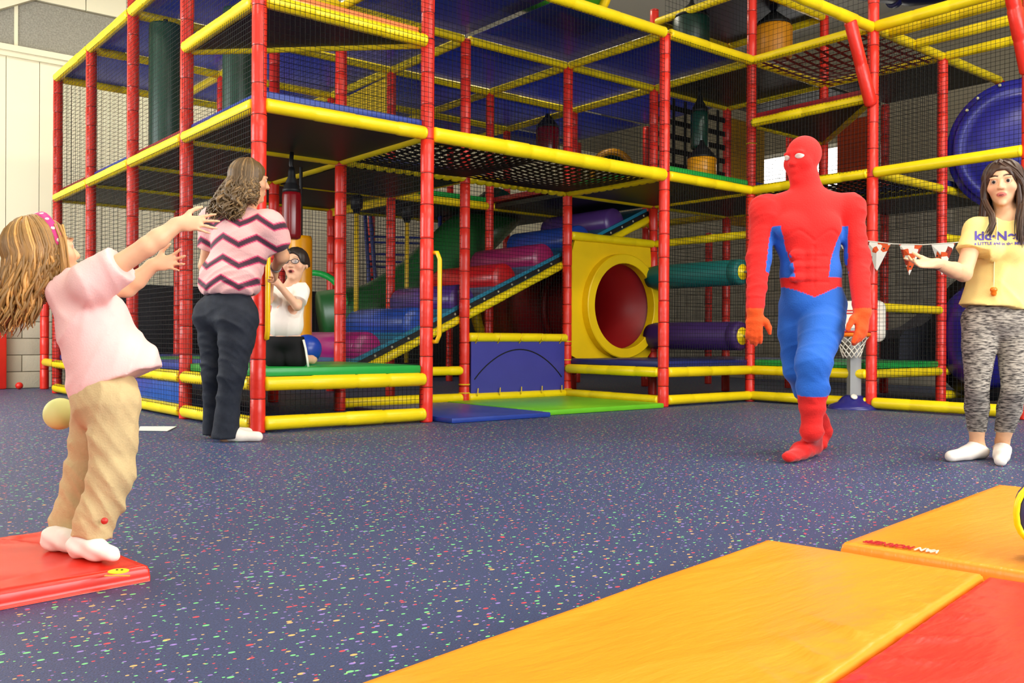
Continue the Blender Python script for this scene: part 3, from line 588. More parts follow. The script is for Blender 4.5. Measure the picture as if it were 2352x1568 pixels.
# basketball hoop
hb = atz(1961, 938, 0.0); hoop = thing('basketball_hoop', 'toddler basketball hoop with white backboard, orange rim and navy base', 'basketball hoop', tuple(hb))
mb = MB(); n = 36; prof = [(1.0, 0.0), (1.0, 0.012), (0.93, 0.035), (0.62, 0.06), (0.45, 0.105), (0.28, 0.125)]; vs = []
for s, h in prof:
    for k in range(n): a = 2*math.pi*k/n; q = hb+RV*(0.235*s*math.cos(a))+Vector((FWV.x, FWV.y, 0))*(0.21*s*math.sin(a)); vs.append((q.x, q.y, h))
mb.add(vs, [(i*n+k, i*n+(k+1) % n, (i+1)*n+(k+1) % n, (i+1)*n+k) for i in range(len(prof)-1) for k in range(n)]+[tuple((len(prof)-1)*n+k for k in range(n))])
base = mb.build('base', mat('navy_plastic', (42, 40, 120), 0.3), hoop, True)
MB().lathe([(0.0, 0.012), (0.028, 0.01), (0.032, 0)], Vector((hb.x, hb.y, 0.112))-RV*0.03-FWV*0.085, (-FWV*0.7+Vector((0, 0, 0.7))), 16).build('cap', WHITE, base, True)
fx = Vector((FWV.x, FWV.y, 0)).normalized(); rx = Vector((RV.x, RV.y, 0)).normalized()
MB().obox((hb.x, hb.y, 0.42), rx*0.05, fx*0.045, (0, 0, 0.32)).build('pole', GREYP, hoop)
bn = (-fx*0.75-rx*0.5).normalized(); bt = Vector((0, 0, 1)).cross(bn).normalized(); bc = Vector((hb.x, hb.y, 0.80))+rx*0.03+fx*0.02
mb = MB(); pr = []
for (sx, sz) in ((1, 1), (-1, 1), (-1, -1), (1, -1)):
    for k in range(6):
        a = {(1,1): 0, (-1,1): 90, (-1,-1): 180, (1,-1): 270}[(sx, sz)]+k*18; pr.append((sx*(0.25-0.07)+0.07*math.cos(math.radians(a)), sz*(0.19-0.07)+0.07*math.sin(math.radians(a))))
n = len(pr)
vs = [bc+bt*x*s+Vector((0, 0, z*s))+bn*t for (s, t) in ((0.97, 0.028), (1, 0.018), (1, -0.018), (0.97, -0.028)) for x, z in pr]
mb.add(vs, [tuple(range(n)), tuple(reversed(range(3*n, 4*n)))]+[(r*n+k, (r+1)*n+k, (r+1)*n+(k+1) % n, r*n+(k+1) % n) for r in range(3) for k in range(n)])
bb = mb.build('backboard', WHITE, hoop, True)
RDP = mat('red_plastic', (206, 34, 30), 0.35); ORP = mat('orange_plastic', (250, 120, 16), 0.35)
for z in (0.10, 0.075): MB().obox(bc+bn*0.03+Vector((0, 0, z)), bt*0.12, bn*0.002, (0, 0, 0.006)).build('stripe', RDP, bb)
rc = bc+bn*0.19-Vector((0, 0, 0.12))
MB().lathe([(0.135, -0.02), (0.16, -0.02), (0.165, 0.0), (0.16, 0.016), (0.14, 0.012)], rc, n=36, closed=True).build('rim', ORP, hoop, True)
MB().lathe([(0.158, 0.014), (0.166, 0.018), (0.166, 0.032), (0.156, 0.03)], rc, n=36, closed=True).build('rim_lip', RDP, hoop, True)
MB().obox(bc+bn*0.03-Vector((0, 0, 0.12)), bt*0.06, bn*0.02, (0, 0, 0.05)).build('bracket', RDP, hoop)
mb = MB(); K = 12
for k in range(K):
    for s in (1, -1):
        pts = []
        for h in range(7): a = 2*math.pi*(k+s*h*0.5)/K; r = 0.145-0.07*(h/6)**0.7; pts.append(rc+Vector((math.cos(a)*r, math.sin(a)*r, -0.02-0.032*h)))
        mb.tube(pts, 0.0045, 5)
mb.build('hoop_net', mat('white_cord', (236, 230, 214), 0.7), hoop, True)['kind'] = 'stuff'
# bunting
def flagmat():
    m = bpy.data.materials.new('sports_print'); m.use_nodes = True; nt = m.node_tree; N = nt.nodes; L = nt.links; b = N['Principled BSDF']; tc = N.new('ShaderNodeTexCoord')
    v = N.new('ShaderNodeTexVoronoi'); v.inputs['Scale'].default_value = 21; v.inputs['Randomness'].default_value = 0.7; L.new(tc.outputs['Object'], v.inputs['Vector'])
    sp = N.new('ShaderNodeSeparateColor'); L.new(v.outputs['Color'], sp.inputs[0])
    r = N.new('ShaderNodeValToRGB'); r.color_ramp.interpolation = 'CONSTANT'; e = r.color_ramp.elements; e[0].color = (*lin((238, 234, 224)), 1); e[1].position = 0.5; e[1].color = (*lin((222, 84, 30)), 1)
    for p, c in ((0.72, (150, 40, 24)), (0.86, (236, 232, 224))): q = e.new(p); q.color = (*lin(c), 1)
    L.new(sp.outputs[0], r.inputs[0])
    lt = N.new('ShaderNodeMath'); lt.operation = 'LESS_THAN'; lt.inputs[1].default_value = 0.17; L.new(v.outputs['Distance'], lt.inputs[0])
    g = N.new('ShaderNodeMath'); g.operation = 'GREATER_THAN'; g.inputs[1].default_value = 0.6; L.new(sp.outputs[1], g.inputs[0])
    mu = N.new('ShaderNodeMath'); mu.operation = 'MULTIPLY'; L.new(lt.outputs[0], mu.inputs[0]); L.new(g.outputs[0], mu.inputs[1])
    mx = N.new('ShaderNodeMix'); mx.data_type = 'RGBA'; L.new(mu.outputs[0], mx.inputs[0]); L.new(r.outputs[0], mx.inputs[6]); mx.inputs[7].default_value = (*lin((40, 36, 36)), 1)
    L.new(mx.outputs[2], b.inputs['Base Color']); b.inputs['Roughness'].default_value = 0.6; return m
FM = flagmat(); XB = 4*MOD-0.11
bun = thing('bunting', 'string of triangular sports-ball flags hung along the net beside the hoop', 'bunting', tuple(atx(2090, 560, XB)))
MB().tube([atx(x, y, XB) for x, y in ((1800, 540), (1900, 550), (1990, 553), (2052, 560), (2120, 562), (2195, 557), (2300, 545))], 0.005, 6).build('string', WHITE, bun, True)
for (a, b, c) in (((1925, 552), (1975, 555), (1952, 605)), ((1990, 553), (2046, 560), (2012, 626)), ((2065, 561), (2119, 562), (2088, 632)), ((2139, 562), (2194, 557), (2163, 632)), ((1840, 545), (1890, 549), (1864, 612))):
    pa, pb, pq = (atx(x, y, XB) for x, y in (a, b, c)); nn = Vector((0.004, 0, 0)); md = (pa+pb+pq)/3+Vector((-0.02, 0, 0))
    MB().add([pa, pb, pq, md, pa+nn, pb+nn, pq+nn, md+nn], [(0,1,3),(1,2,3),(2,0,3),(5,4,7),(6,5,7),(4,6,7),(0,4,5,1),(1,5,6,2),(2,6,4,0)]).build('flag', FM, bun)
# wall mats, small ball, paper
tag(bevbox('wall_mat', (-1.55, WB-0.12, 0.0), (-0.28, WB-0.045, 1.36), 0.025, RED, None), 'red gym mat standing against the pale block wall at the far left', 'wall mat')
for k in range(4):
    tag(bevbox('wall_mat', (0.62+k*1.52, WB-0.11, 0.0), (2.1+k*1.52, WB-0.045, 1.3), 0.02, mat('black_vinyl', (26, 27, 32), 0.45), None), ('black gym mat on the back wall, nearest to the red wall mat', 'second black gym mat on the back wall counting from the red wall mat', 'third black gym mat on the back wall counting from the red wall mat', 'fourth black gym mat on the back wall, farthest from the red wall mat')[k], 'wall mat', 'black mats along the back wall')
q = atz(41, 893, 0); tag(MB().lathe([(0.042*math.sin(a*math.pi/12), -0.042*math.cos(a*math.pi/12)) for a in range(13)], (q.x, min(q.y, WB-0.2), 0.042), n=20).build('small_ball', RED, None, True), 'tiny red ball on the carpet by the red wall mat', 'ball')
mb = MB(); pp = [atz(x, y, 0.004) for x, y in ((318, 989), (385, 990), (405, 980), (322, 980))]; mb.add(pp+[p+Vector((0, 0, 0.004)) for p in pp], [(3,2,1,0),(4,5,6,7),(0,1,5,4),(1,2,6,5),(2,3,7,6),(3,0,4,7)])
tag(mb.build('paper_sheet', mat('paper', (240, 238, 230), 0.7)), 'white sheet of paper lying on the carpet behind the girl', 'paper')

# ------------------------------------------------------------------ floor mats
def softmat(name, o, e1, e2, s1, s2, th, m, parent=None, wr=0.004, seed=0, n1=40, n2=24, edge=0.009, side=1):
    o, e1, e2 = Vector(o), Vector(e1).normalized(), Vector(e2).normalized(); mb = MB(); vs = []; R_ = random.Random(seed); ph = [R_.uniform(0, 6.28) for _ in range(8)]
    def prof(t, s): d = min(t, s-t); return 1 if d > edge else math.sqrt(max(0, 1-(1-d/edge)**2))
    def grid(s, n): return [0, edge*0.15, edge*0.45]+[edge+(s-2*edge)*k/(n-4) for k in range(n-3)]+[s-edge*0.45, s-edge*0.15, s]
    A1, A2 = grid(s1, n1), grid(s2, n2)
    for a in A1:
        for b in A2:
            eb = (s2-b if side > 0 else b)/s2; de = min(a, s1-a, b, s2-b); fe = min(1.0, de/0.05)**1.5 if de > 0 else 0.0
            rd = (1-abs(math.sin(a*19+ph[5]+1.5*math.sin(b*8+ph[1]))))**3*math.exp(-(eb/0.22)**2)*(0.55+0.45*math.sin(a*5+ph[6]))+(1-abs(math.sin(a*33+b*9+ph[7])))**3*math.exp(-(eb/0.12)**2)*0.6
            w = wr*(1.1*rd+0.45*(1-abs(math.sin(b*6+a*2.5+ph[2])))**2+0.25*math.sin(a*9-b*13+ph[4])-0.3)*(0.12+0.88*fe)
            f = min(prof(a, s1), prof(b, s2)); q = o+e1*a+e2*b; vs.append((q.x, q.y, th*(0.35+0.65*f)+w*f+0.003))
    nn = len(A2); fs = [(i*nn+k, (i+1)*nn+k, (i+1)*nn+k+1, i*nn+k+1) for i in range(len(A1)-1) for k in range(nn-1)]
    K = len(vs); rim = [i*nn for i in range(len(A1))]+[(len(A1)-1)*nn+k for k in range(1, nn)]+[i*nn+nn-1 for i in range(len(A1)-2, -1, -1)]+[k for k in range(nn-2, 0, -1)]
    for r in rim: vs.append((vs[r][0], vs[r][1], 0.001))
    fs += [(rim[(k+1) % len(rim)], rim[k], K+k, K+(k+1) % len(rim)) for k in range(len(rim))]
    fs.append(tuple(K+k for k in range(len(rim))))
    if e1.cross(e2).z < 0: fs = [tuple(reversed(f)) for f in fs]
    return mb.add(vs, fs).build(name, m, parent, True)
OM = mat('orange_mat_vinyl', (248, 152, 36), 0.34, 0.5, 0.05, 3, 0.35, 9, stretch=(1, 3.5, 1)); RM = mat('red_mat_vinyl', (230, 52, 40), 0.32, 0.5, 0.05, 3, 0.35, 9, stretch=(1, 3.5, 1))
e1 = Vector((-1.46, -0.23, 0)).normalized(); e2 = Vector((e1.y, -e1.x, 0)); e2 = e2 if e2.y < 0 else -e2
m1 = thing('folding_mat', 'large folding gym mat with orange and red panels in the foreground', 'gym mat', (-0.27, -4.11, 0))
softmat('panel', (-0.27, -4.11, 0), e1, e2, 2.3, 0.575, 0.05, OM, m1, 0.011, 1, 150, 60); softmat('panel', Vector((-0.27, -4.11, 0))+e2*0.58, e1, e2, 2.3, 0.575, 0.047, RM, m1, 0.012, 2, 150, 60, side=-1)
g1 = Vector((1.43, 0.18, 0)).normalized(); g2 = Vector((g1.y, -g1.x, 0))
m2 = tag(softmat('gym_mat', (-0.175, -4.285, 0), g1, g2, 1.45, 1.2, 0.058, OM, None, 0.004, 3, 90, 60), 'orange gym mat with printed lettering behind the folding mat', 'gym mat')
def text(s, name, size, org, ex, ey, m, parent, ext=0.001, font=None, shear=0.0, space=1.0, bold=0.0, ys=1.0):
    cu = bpy.data.curves.new(name, 'FONT'); cu.body = s; cu.size = size; cu.extrude = ext; cu.shear = shear; cu.space_character = space; cu.offset = bold
    o = bpy.data.objects.new(name, cu); COL.objects.link(o); dg = bpy.context.evaluated_depsgraph_get(); me = bpy.data.meshes.new_from_object(o.evaluated_get(dg)); bpy.data.objects.remove(o)
    ex, ey = Vector(ex).normalized(), Vector(ey).normalized(); ez = ex.cross(ey); ey = ey*ys; me.transform(Matrix(((ex.x, ey.x, ez.x, org[0]), (ex.y, ey.y, ez.y, org[1]), (ex.z, ey.z, ez.z, org[2]), (0, 0, 0, 1))))
    me.materials.clear(); me.materials.append(m); me.name = name
    return link(name, me, parent)
PV, PH = atz(2164, 1270, 0.0605), atz(2004, 1246, 0.0605)
tx = (PH-PV); tx.z = 0; ty = Vector((tx.y, -tx.x, 0)).normalized()
ty = ty if ty.dot(Vector(_fw)) < 0 else -ty
lt = tx.length
text('VAN', 'printed_lettering', lt*0.158, PV+Vector((0, 0, 0.006)), tx, ty, WHITE, m2, 0.0012, shear=0.15, bold=0.0006, ys=1.75)
text('HORNEFF', 'printed_lettering', lt*0.158, PV+tx.normalized()*lt*0.37+Vector((0, 0, 0.006)), tx, ty, mat('print_red', (190, 30, 40), 0.5), m2, 0.0012, shear=0.15, bold=0.0006, ys=1.75)
# red mat under the girl
rA, rB, rC = atz(345, 1335, 0.0), atz(0, 1402, 0.0), atz(112, 1222, 0.04)
h1 = (rB-rA); h1.z = 0; h1.normalize(); h2 = Vector((-h1.y, h1.x, 0)); h2 = h2 if h2.dot(Vector(_fw)) > 0 else -h2
m3 = tag(softmat('gym_mat', rA, h1, h2, 1.3, 0.62, 0.042, mat('red_mat_gloss', (226, 44, 28), 0.27, 0.5, 0.04, 3, 0.3, 7), None, 0.012, 5, 90, 60, 0.012), 'glossy red gym mat under the girl in pink', 'gym mat')
q = atz(272, 1316, 0.05)
lg = MB().lathe([(0.0, 0.002), (0.024, 0.002), (0.024, 0.0)], (0, 0, 0), n=28); lg.v = [(q.x+RV.x*v[0]+_fw[0]*v[1]*1.0, q.y+RV.y*v[0]+_fw[1]*v[1], q.z+0.004+v[2]) for v in lg.v]
lg.build('printed_badge', mat('badge_yellow', (250, 214, 20), 0.5), m3)
MB().obox(q+RV*0.012-Vector((FWV.x, FWV.y, 0))*0.035+Vector((0, 0, 0.003)), rx*0.03, fx*0.003, (0, 0, 0.001)).build('printed_badge', mat('badge_gold', (240, 170, 60), 0.5), m3)
for k in (-1, 1): MB().lathe([(0.0, 0.001), (0.003, 0.001), (0.003, 0)], q+RV*0.006*k+FWV*0.006+Vector((0, 0, 0.0065)), n=8).build('printed_badge', DARK, m3)
# mats in the recess
def padq(name, px, th, m, label):
    p = [atz(x, y, 0) for x, y in px]; n = len(p); c = sum(p, Vector())/n; i = [c+(v-c)*0.985 for v in p]; mb = MB()
    mb.add([(v.x, v.y, 0.001) for v in p]+[(v.x, v.y, th*0.7) for v in p]+[(v.x, v.y, th) for v in i], [tuple(range(2*n, 3*n))]+[(r*n+k, r*n+(k+1) % n, (r+1)*n+(k+1) % n, (r+1)*n+k) for r in range(2) for k in range(n)])
    return tag(mb.build(name, m), label, 'gym mat')
def rect(name, x0, x1, y0, y1, th, m, label): return tag(bevbox(name, (x0, y0, 0.001), (x1, y1, th), 0.012, m), label, 'gym mat')
rect('gym_mat', 1.40, 2.37, -0.22, 1.22, 0.04, BLUE, 'blue mat on the floor of the recess beside the right front post')
rect('gym_mat', 2.39, 3.86, -0.10, 1.24, 0.045, LIME, 'bright green mat on the floor of the recess below the indigo panel')
# round foam block with piping at the right edge
c = W(2616, 1180, 2.31); t = thing('foam_block', 'navy foam block with yellow piping standing on the orange mat at the right edge', 'foam block', (c.x, c.y, 0.06))
prof = []; n = 40
def ell(s, dz): return [c+rx*(0.31*s*math.copysign(abs(math.cos(2*math.pi*k/n))**0.8, math.cos(2*math.pi*k/n)))+Vector((0, 0, 0.12*s*math.copysign(abs(math.sin(2*math.pi*k/n))**0.8, math.sin(2*math.pi*k/n))))+fx*dz for k in range(n)]
vs = ell(0.96, -0.0)+ell(0.97, 0.02)+ell(0.8, 0.12)
MB().add(vs, [tuple(range(n))]+[(r*n+k, (r+1)*n+k, (r+1)*n+(k+1) % n, r*n+(k+1) % n) for r in range(2) for k in range(n)]+[tuple(reversed(range(2*n, 3*n)))]).build('body', NAVY, t, True)
e = ell(1.0, 0.0); MB().tube(e+[e[0], e[1]], 0.008, 8, cap=False).build('piping', YEL, t, True)
# ------------------------------------------------------------------ bodies: smooth blended volumes turned into one surface
class Sdf:
    def __init__(s, lo, hi, h):
        s.lo = np.array(lo, np.float32); s.h = h
        s.n = tuple(int(math.ceil((hi[i]-lo[i])/h))+2 for i in range(3))
        s.D = np.full(s.n, 1.0, np.float32); s.prims = []
    def win(s, lo, hi):
        a = [max(0, int((lo[i]-s.lo[i])/s.h)-1) for i in range(3)]; b = [min(s.n[i], int((hi[i]-s.lo[i])/s.h)+3) for i in range(3)]
        if any(b[i] <= a[i] for i in range(3)): return None, None
        sl = tuple(slice(a[i], b[i]) for i in range(3))
        ax = [(np.arange(a[i], b[i], dtype=np.float32)*s.h+s.lo[i]) for i in range(3)]
        return sl, (ax[0][:, None, None], ax[1][None, :, None], ax[2][None, None, :])
    def put(s, sl, d, k, op='add'):
        c = s.D[sl]
        if op == 'add':
            if k > 0: hh = np.maximum(k-np.abs(c-d), 0)/k; s.D[sl] = np.minimum(c, d)-hh*hh*k*0.25
            else: s.D[sl] = np.minimum(c, d)
        else:
            d = -d; hh = np.maximum(k-np.abs(c-d), 0)/max(k, 1e-6); s.D[sl] = np.maximum(c, d)+hh*hh*k*0.25
    def cap(s, p, q, r1, r2=None, k=0.02, flat=None, op='add'):    # tapered capsule; flat=(axis vector, factor) squashes it along that axis
        p, q = np.array(p, np.float32), np.array(q, np.float32); r2 = r1 if r2 is None else r2; R = max(r1, r2)+k+3*s.h
        if flat: R *= max(1, flat[1])
        sl, X = s.win(np.minimum(p, q)-R, np.maximum(p, q)+R)
        if sl is None: return s
        d = q-p; L2 = float(d@d)+1e-9
        e = [X[i]-p[i] for i in range(3)]
        t = np.clip((e[0]*d[0]+e[1]*d[1]+e[2]*d[2])/L2, 0, 1)
        f = [e[i]-t*d[i] for i in range(3)]; g = f[0]**2+f[1]**2+f[2]**2
        if flat:
            a = np.array(flat[0], np.float32); a /= np.linalg.norm(a); m = f[0]*a[0]+f[1]*a[1]+f[2]*a[2]; g = g+m*m*(1/flat[1]**2-1)
        v = np.sqrt(np.maximum(g, 1e-12))-(r1+(r2-r1)*t)
        if flat and flat[1] < 1: v = v*max(flat[1], 0.55)
        s.put(sl, v.astype(np.float32), k, op); return s
    def chain(s, pts, rs, k=0.02, flat=None):
        for i in range(len(pts)-1): s.cap(pts[i], pts[i+1], rs[i], rs[i+1], k, flat)
        return s
    def ell(s, c, ax, rad, k=0.02, op='add'):                       # ellipsoid, ax = three unit axes
        c = np.array(c, np.float32); R = max(rad)+k+3*s.h; sl, X = s.win(c-R, c+R)
        if sl is None: return s
        e = [X[i]-c[i] for i in range(3)]; a0 = 0; a1 = 0
        for a, r in zip(ax, rad):
            m = (e[0]*a[0]+e[1]*a[1]+e[2]*a[2]); a0 = a0+(m/r)**2; a1 = a1+(m/(r*r))**2
        k0 = np.sqrt(a0); k1 = np.sqrt(a1)+1e-9
        s.put(sl, (k0*(k0-1)/k1).astype(np.float32), k, op); return s
    def cut(s, p, n, k=0.0):                                        # remove what lies on the side n points to
        n = np.array(n, float); n /= np.linalg.norm(n)
        ax = [(np.arange(s.n[i], dtype=np.float32)*s.h+s.lo[i]) for i in range(3)]
        pl = (ax[0][:, None, None]-p[0])*n[0]+(ax[1][None, :, None]-p[1])*n[1]+(ax[2][None, None, :]-p[2])*n[2]
        s.D = np.maximum(s.D, pl.astype(np.float32)); return s
    def cutbox(s, p, n, c, R):                                      # the same, only within distance R of c
        n = np.array(n, float); n /= np.linalg.norm(n); c = np.array(c, float)
        sl, X = s.win(c-R, c+R)
        pl = (X[0]-p[0])*n[0]+(X[1]-p[1])*n[1]+(X[2]-p[2])*n[2]
        near = np.sqrt((X[0]-c[0])**2+(X[1]-c[1])**2+(X[2]-c[2])**2) < R
        s.D[sl] = np.where(near, np.maximum(s.D[sl], pl), s.D[sl]).astype(np.float32); return s
    def wrinkle(s, fn):
        ax = [(np.arange(s.n[i], dtype=np.float32)*s.h+s.lo[i]) for i in range(3)]
        near = np.argwhere(np.abs(s.D) < 0.03)
        P = near*s.h+s.lo; s.D[near[:, 0], near[:, 1], near[:, 2]] += fn(P).astype(np.float32); return s
    def copy(s):
        t = Sdf.__new__(Sdf); t.lo = s.lo; t.h = s.h; t.n = s.n; t.D = s.D.copy(); return t
    def mesh(s):
        D = s.D; S = D < 0; nx, ny, nz = s.n
        c = [S[i:nx-1+i, j:ny-1+j, k:nz-1+k] for i in (0, 1) for j in (0, 1) for k in (0, 1)]
        tot = sum(q.astype(np.int8) for q in c); act = (tot > 0) & (tot < 8)
        idx = np.full(act.shape, -1, np.int32); cells = np.argwhere(act); idx[act] = np.arange(len(cells))
        off = [(i, j, k) for i in (0, 1) for j in (0, 1) for k in (0, 1)]
        vals = np.stack([D[cells[:, 0]+o[0], cells[:, 1]+o[1], cells[:, 2]+o[2]] for o in off], 1)
        acc = np.zeros((len(cells), 3)); cnt = np.zeros(len(cells))
        for a in range(8):
            for b in range(a+1, 8):
                if sum(abs(off[a][i]-off[b][i]) for i in range(3)) != 1: continue
                va, vb = vals[:, a], vals[:, b]; m = (va < 0) != (vb < 0)
                t = np.where(m, va/np.where(m, va-vb, 1), 0)
                P = np.array(off[a])[None]+t[:, None]*(np.array(off[b])-np.array(off[a]))[None]
                acc[m] += P[m]; cnt[m] += 1
        V = (cells+acc/np.maximum(cnt, 1)[:, None])*s.h+s.lo
        F = []
        for ax in range(3):
            o1, o2 = [(1, 2), (2, 0), (0, 1)][ax]
            A = np.moveaxis(S, ax, 0); e = np.argwhere(A[:-1] != A[1:])
            full = np.zeros_like(e); full[:, 0] = e[:, 0]; rest = [i for i in range(3) if i != ax]
            g = np.zeros((len(e), 3), int); g[:, ax] = e[:, 0]; g[:, rest[0]] = e[:, 1]; g[:, rest[1]] = e[:, 2]
            ok = (g[:, o1] > 0) & (g[:, o2] > 0) & (g[:, o1] < s.n[o1]-1) & (g[:, o2] < s.n[o2]-1) & (g[:, ax] < s.n[ax]-1); g = g[ok]
            inside = S[g[:, 0], g[:, 1], g[:, 2]]
            d1 = np.zeros(3, int); d1[o1] = 1; d2 = np.zeros(3, int); d2[o2] = 1
            def ix(q): return idx[q[:, 0], q[:, 1], q[:, 2]]
            q = np.stack([ix(g-d1-d2), ix(g-d2), ix(g), ix(g-d1)], 1)
            q[~inside] = q[~inside][:, ::-1]; q = q[(q >= 0).all(1)]; F.append(q)
        return V, np.concatenate(F)
def sdfobj(name, s, m, parent, colfn=None, smooth=2, disp=None):
    V, F = s.mesh()
    # light smoothing
    for _ in range(smooth):
        acc = np.zeros_like(V); cnt = np.zeros(len(V))
        for a in range(4):
            i, j = F[:, a], F[:, (a+1) % 4]; np.add.at(acc, i, V[j]); np.add.at(cnt, i, 1); np.add.at(acc, j, V[i]); np.add.at(cnt, j, 1)
        V = 0.5*V+0.5*acc/np.maximum(cnt, 1)[:, None]
    me = bpy.data.meshes.new(name); me.vertices.add(len(V)); me.vertices.foreach_set('co', V.astype(np.float32).ravel())
    me.loops.add(len(F)*4); me.loops.foreach_set('vertex_index', F.astype(np.int32).ravel()); me.polygons.add(len(F))
    me.polygons.foreach_set('loop_start', np.arange(0, len(F)*4, 4, dtype=np.int32)); me.polygons.foreach_set('loop_total', np.full(len(F), 4, np.int32))
    me.polygons.foreach_set('use_smooth', np.ones(len(F), bool)); me.materials.append(m)
    if colfn is not None:
        C = np.ones((len(V), 4), np.float32); C[:, :3] = colfn(V); at = me.color_attributes.new('Col', 'FLOAT_COLOR', 'POINT'); at.data.foreach_set('color', C.ravel())
    me.update(calc_edges=True); me.validate()
    return link(name, me, parent)
def sdist(P, a, b):                                                 # distance of points to a segment and the position along it
    a, b = np.array(a), np.array(b); d = b-a; t = np.clip(((P-a)@d)/(d@d+1e-9), 0, 1); return np.linalg.norm(P-(a+t[:, None]*d), axis=1), t
def sstep(x, a, b): t = np.clip((x-a)/(b-a), 0, 1); return t*t*(3-2*t)
def folds(V, o, ex, n, amp, f, th, seed, spread=0.5, sharp=2.5):
    # irregular cloth folds: ridges of wandering direction that come and go
    R_ = random.Random(seed); o = np.array(o); ex = np.array(ex); ey = np.cross(np.array([0, 0, 1.0]), ex); x = (V-o)@ex; y = (V-o)@ey; z = V[:, 2]-o[2]; out = np.zeros(len(V))
    for k in range(n):
        t = th+R_.uniform(-spread, spread); ff = f*R_.uniform(0.7, 1.4); c, s_ = math.cos(t), math.sin(t)
        u = c*x+s_*z+0.5*y; v = -s_*x+c*z-0.35*y
        ph = ff*u+1.6*np.sin(v*R_.uniform(6, 13)+R_.uniform(0, 6))+R_.uniform(0, 6)
        md = 0.5+0.5*np.sin(v*R_.uniform(8, 16)+u*R_.uniform(3, 9)+R_.uniform(0, 6)); out -= amp*(1-np.abs(np.sin(ph*0.5)))**sharp*md
    return out
def nv(v): v = Vector(v); return v.normalized()
def hand(s, wrist, fdir, pdir, size, curl=0.5, spread=0.25, side=1, k=0.006, curls=None, thumb=0.9, tcurl=0.2, fat=1.0):
    # wrist point, direction of the fingers, direction the palm faces; side=+1 puts the thumb at fdir x pdir
    f = nv(fdir); p = Vector(pdir); p = nv(p-f*p.dot(f)); w = f.cross(p)*side
    P = Vector(wrist); L = size; tip = []
    pc = P+f*L*0.26
    s.ell(pc, (f, w, p), (L*0.27, L*0.215, L*0.085*fat), k*2)
    s.cap(P-f*L*0.12, P+f*L*0.12, L*0.13, L*0.14, k*3, (p, 0.8))
    ln = (0.40, 0.45, 0.42, 0.33); off = (0.16, 0.055, -0.05, -0.15)
    for i in range(4):
        c = (curls[i] if curls else curl); r = L*(0.052, 0.054, 0.051, 0.045)[i]*fat
        base = P+f*L*0.47+w*L*off[i]-f*L*(0.0, -0.015, 0.0, 0.04)[i]; dr = nv(f+w*spread*(0.5, 0.12, -0.22, -0.55)[i]); q = base; a = 0
        s.cap(P+f*L*0.25+w*L*off[i]*0.7, base, r*1.15, r*1.1, k)
        for sg, fr in enumerate((0.42, 0.32, 0.26)):
            a += c*(0.75, 0.95, 0.7)[sg]; v = dr*math.cos(a)+p*math.sin(a); e = q+v*L*ln[i]*fr
            s.cap(q, e, r*(1.0, 0.94, 0.87)[sg], r*(0.94, 0.87, 0.75)[sg], k*0.6); q = e
        tip.append(q)
    b = P+f*L*0.12+w*L*0.13; v1 = nv(f*0.75+w*thumb+p*0.25); v2 = nv(f*1.0+w*thumb*0.55+p*(0.25+tcurl)); v3 = nv(f*1.1+w*thumb*0.3+p*(0.3+2*tcurl))
    q1 = b+v1*L*0.22; q2 = q1+v2*L*0.19; q3 = q2+v3*L*0.14
    s.cap(b, q1, L*0.085, L*0.066*fat, k*1.5); s.cap(q1, q2, L*0.062*fat, L*0.055*fat, k); s.cap(q2, q3, L*0.056*fat, L*0.042*fat, k)
    return tip
def head(s, c, fw, up, H, nose=1.0, k=0.012, jaw=1.0, ears=True, child=False):
    # c = centre of the head, H = height from chin to crown
    f = nv(fw); u = Vector(up); u = nv(u-f*u.dot(f)); w = f.cross(u)          # w points to the figure's right
    c = Vector(c); P = lambda x, y, z: c+w*x*H+f*y*H+u*z*H
    A = (w, f, u)
    s.ell(P(0, -0.05, 0.13), A, (0.335*H, 0.40*H, 0.37*H), k)                 # cranium
    s.ell(P(0, 0.10, -0.08), A, (0.275*H, 0.285*H, 0.36*H), k*2)              # face
    s.ell(P(0, 0.15, -0.33), A, (0.16*H*jaw, 0.185*H, 0.155*H), k*2.5)         # jaw and chin
    s.ell(P(0, 0.30, -0.435), A, (0.075*H, 0.06*H, 0.055*H), k*1.5)           # chin
    for x in (-1, 1):
        s.ell(P(0.175*x, 0.245, -0.10), A, (0.115*H, 0.10*H, 0.105*H), k*1.5)  # cheeks
        s.ell(P(0.135*x, 0.395, 0.035), A, (0.085*H, 0.055*H, 0.045*H), k*0.9, 'sub')   # eye sockets
        s.ell(P(0.135*x, 0.335, 0.03), A, (0.07*H, 0.05*H, 0.042*H), k*0.3)     # lids
        s.ell(P(0.13*x, 0.362, 0.115), A, (0.11*H, 0.04*H, 0.028*H), k)        # brow
        if ears: s.ell(P(0.335*x, -0.03, -0.01), A, (0.03*H, 0.075*H, 0.12*H), k*0.6); 
    ln = 0.40 if child else 0.43
    s.cap(P(0, 0.365, 0.06), P(0, 0.36+0.095*nose, -0.105), 0.032*H, 0.05*H, k*0.8)                 # nose
    for x in (-1, 1): s.ell(P(0.052*x, 0.385+0.03*nose, -0.115), A, (0.036*H, 0.045*H, 0.032*H), k*0.6)
    s.ell(P(0, 0.36, -0.235), A, (0.105*H, 0.05*H, 0.03*H), k*0.6)                # lips
    s.ell(P(0, 0.355, -0.28), A, (0.085*H, 0.05*H, 0.03*H), k*0.6)
    return P
SKIN = mat('skin', (232, 176, 138), 0.5, 0.4, attr='Col', var=0.05, vscale=40)
CLOTH = mat('coloured_cloth', (200, 200, 200), 0.75, 0.25, attr='Col', sheen=0.15, bump=0.25, bscale=120)
def lc(c): return np.array(lin(c))
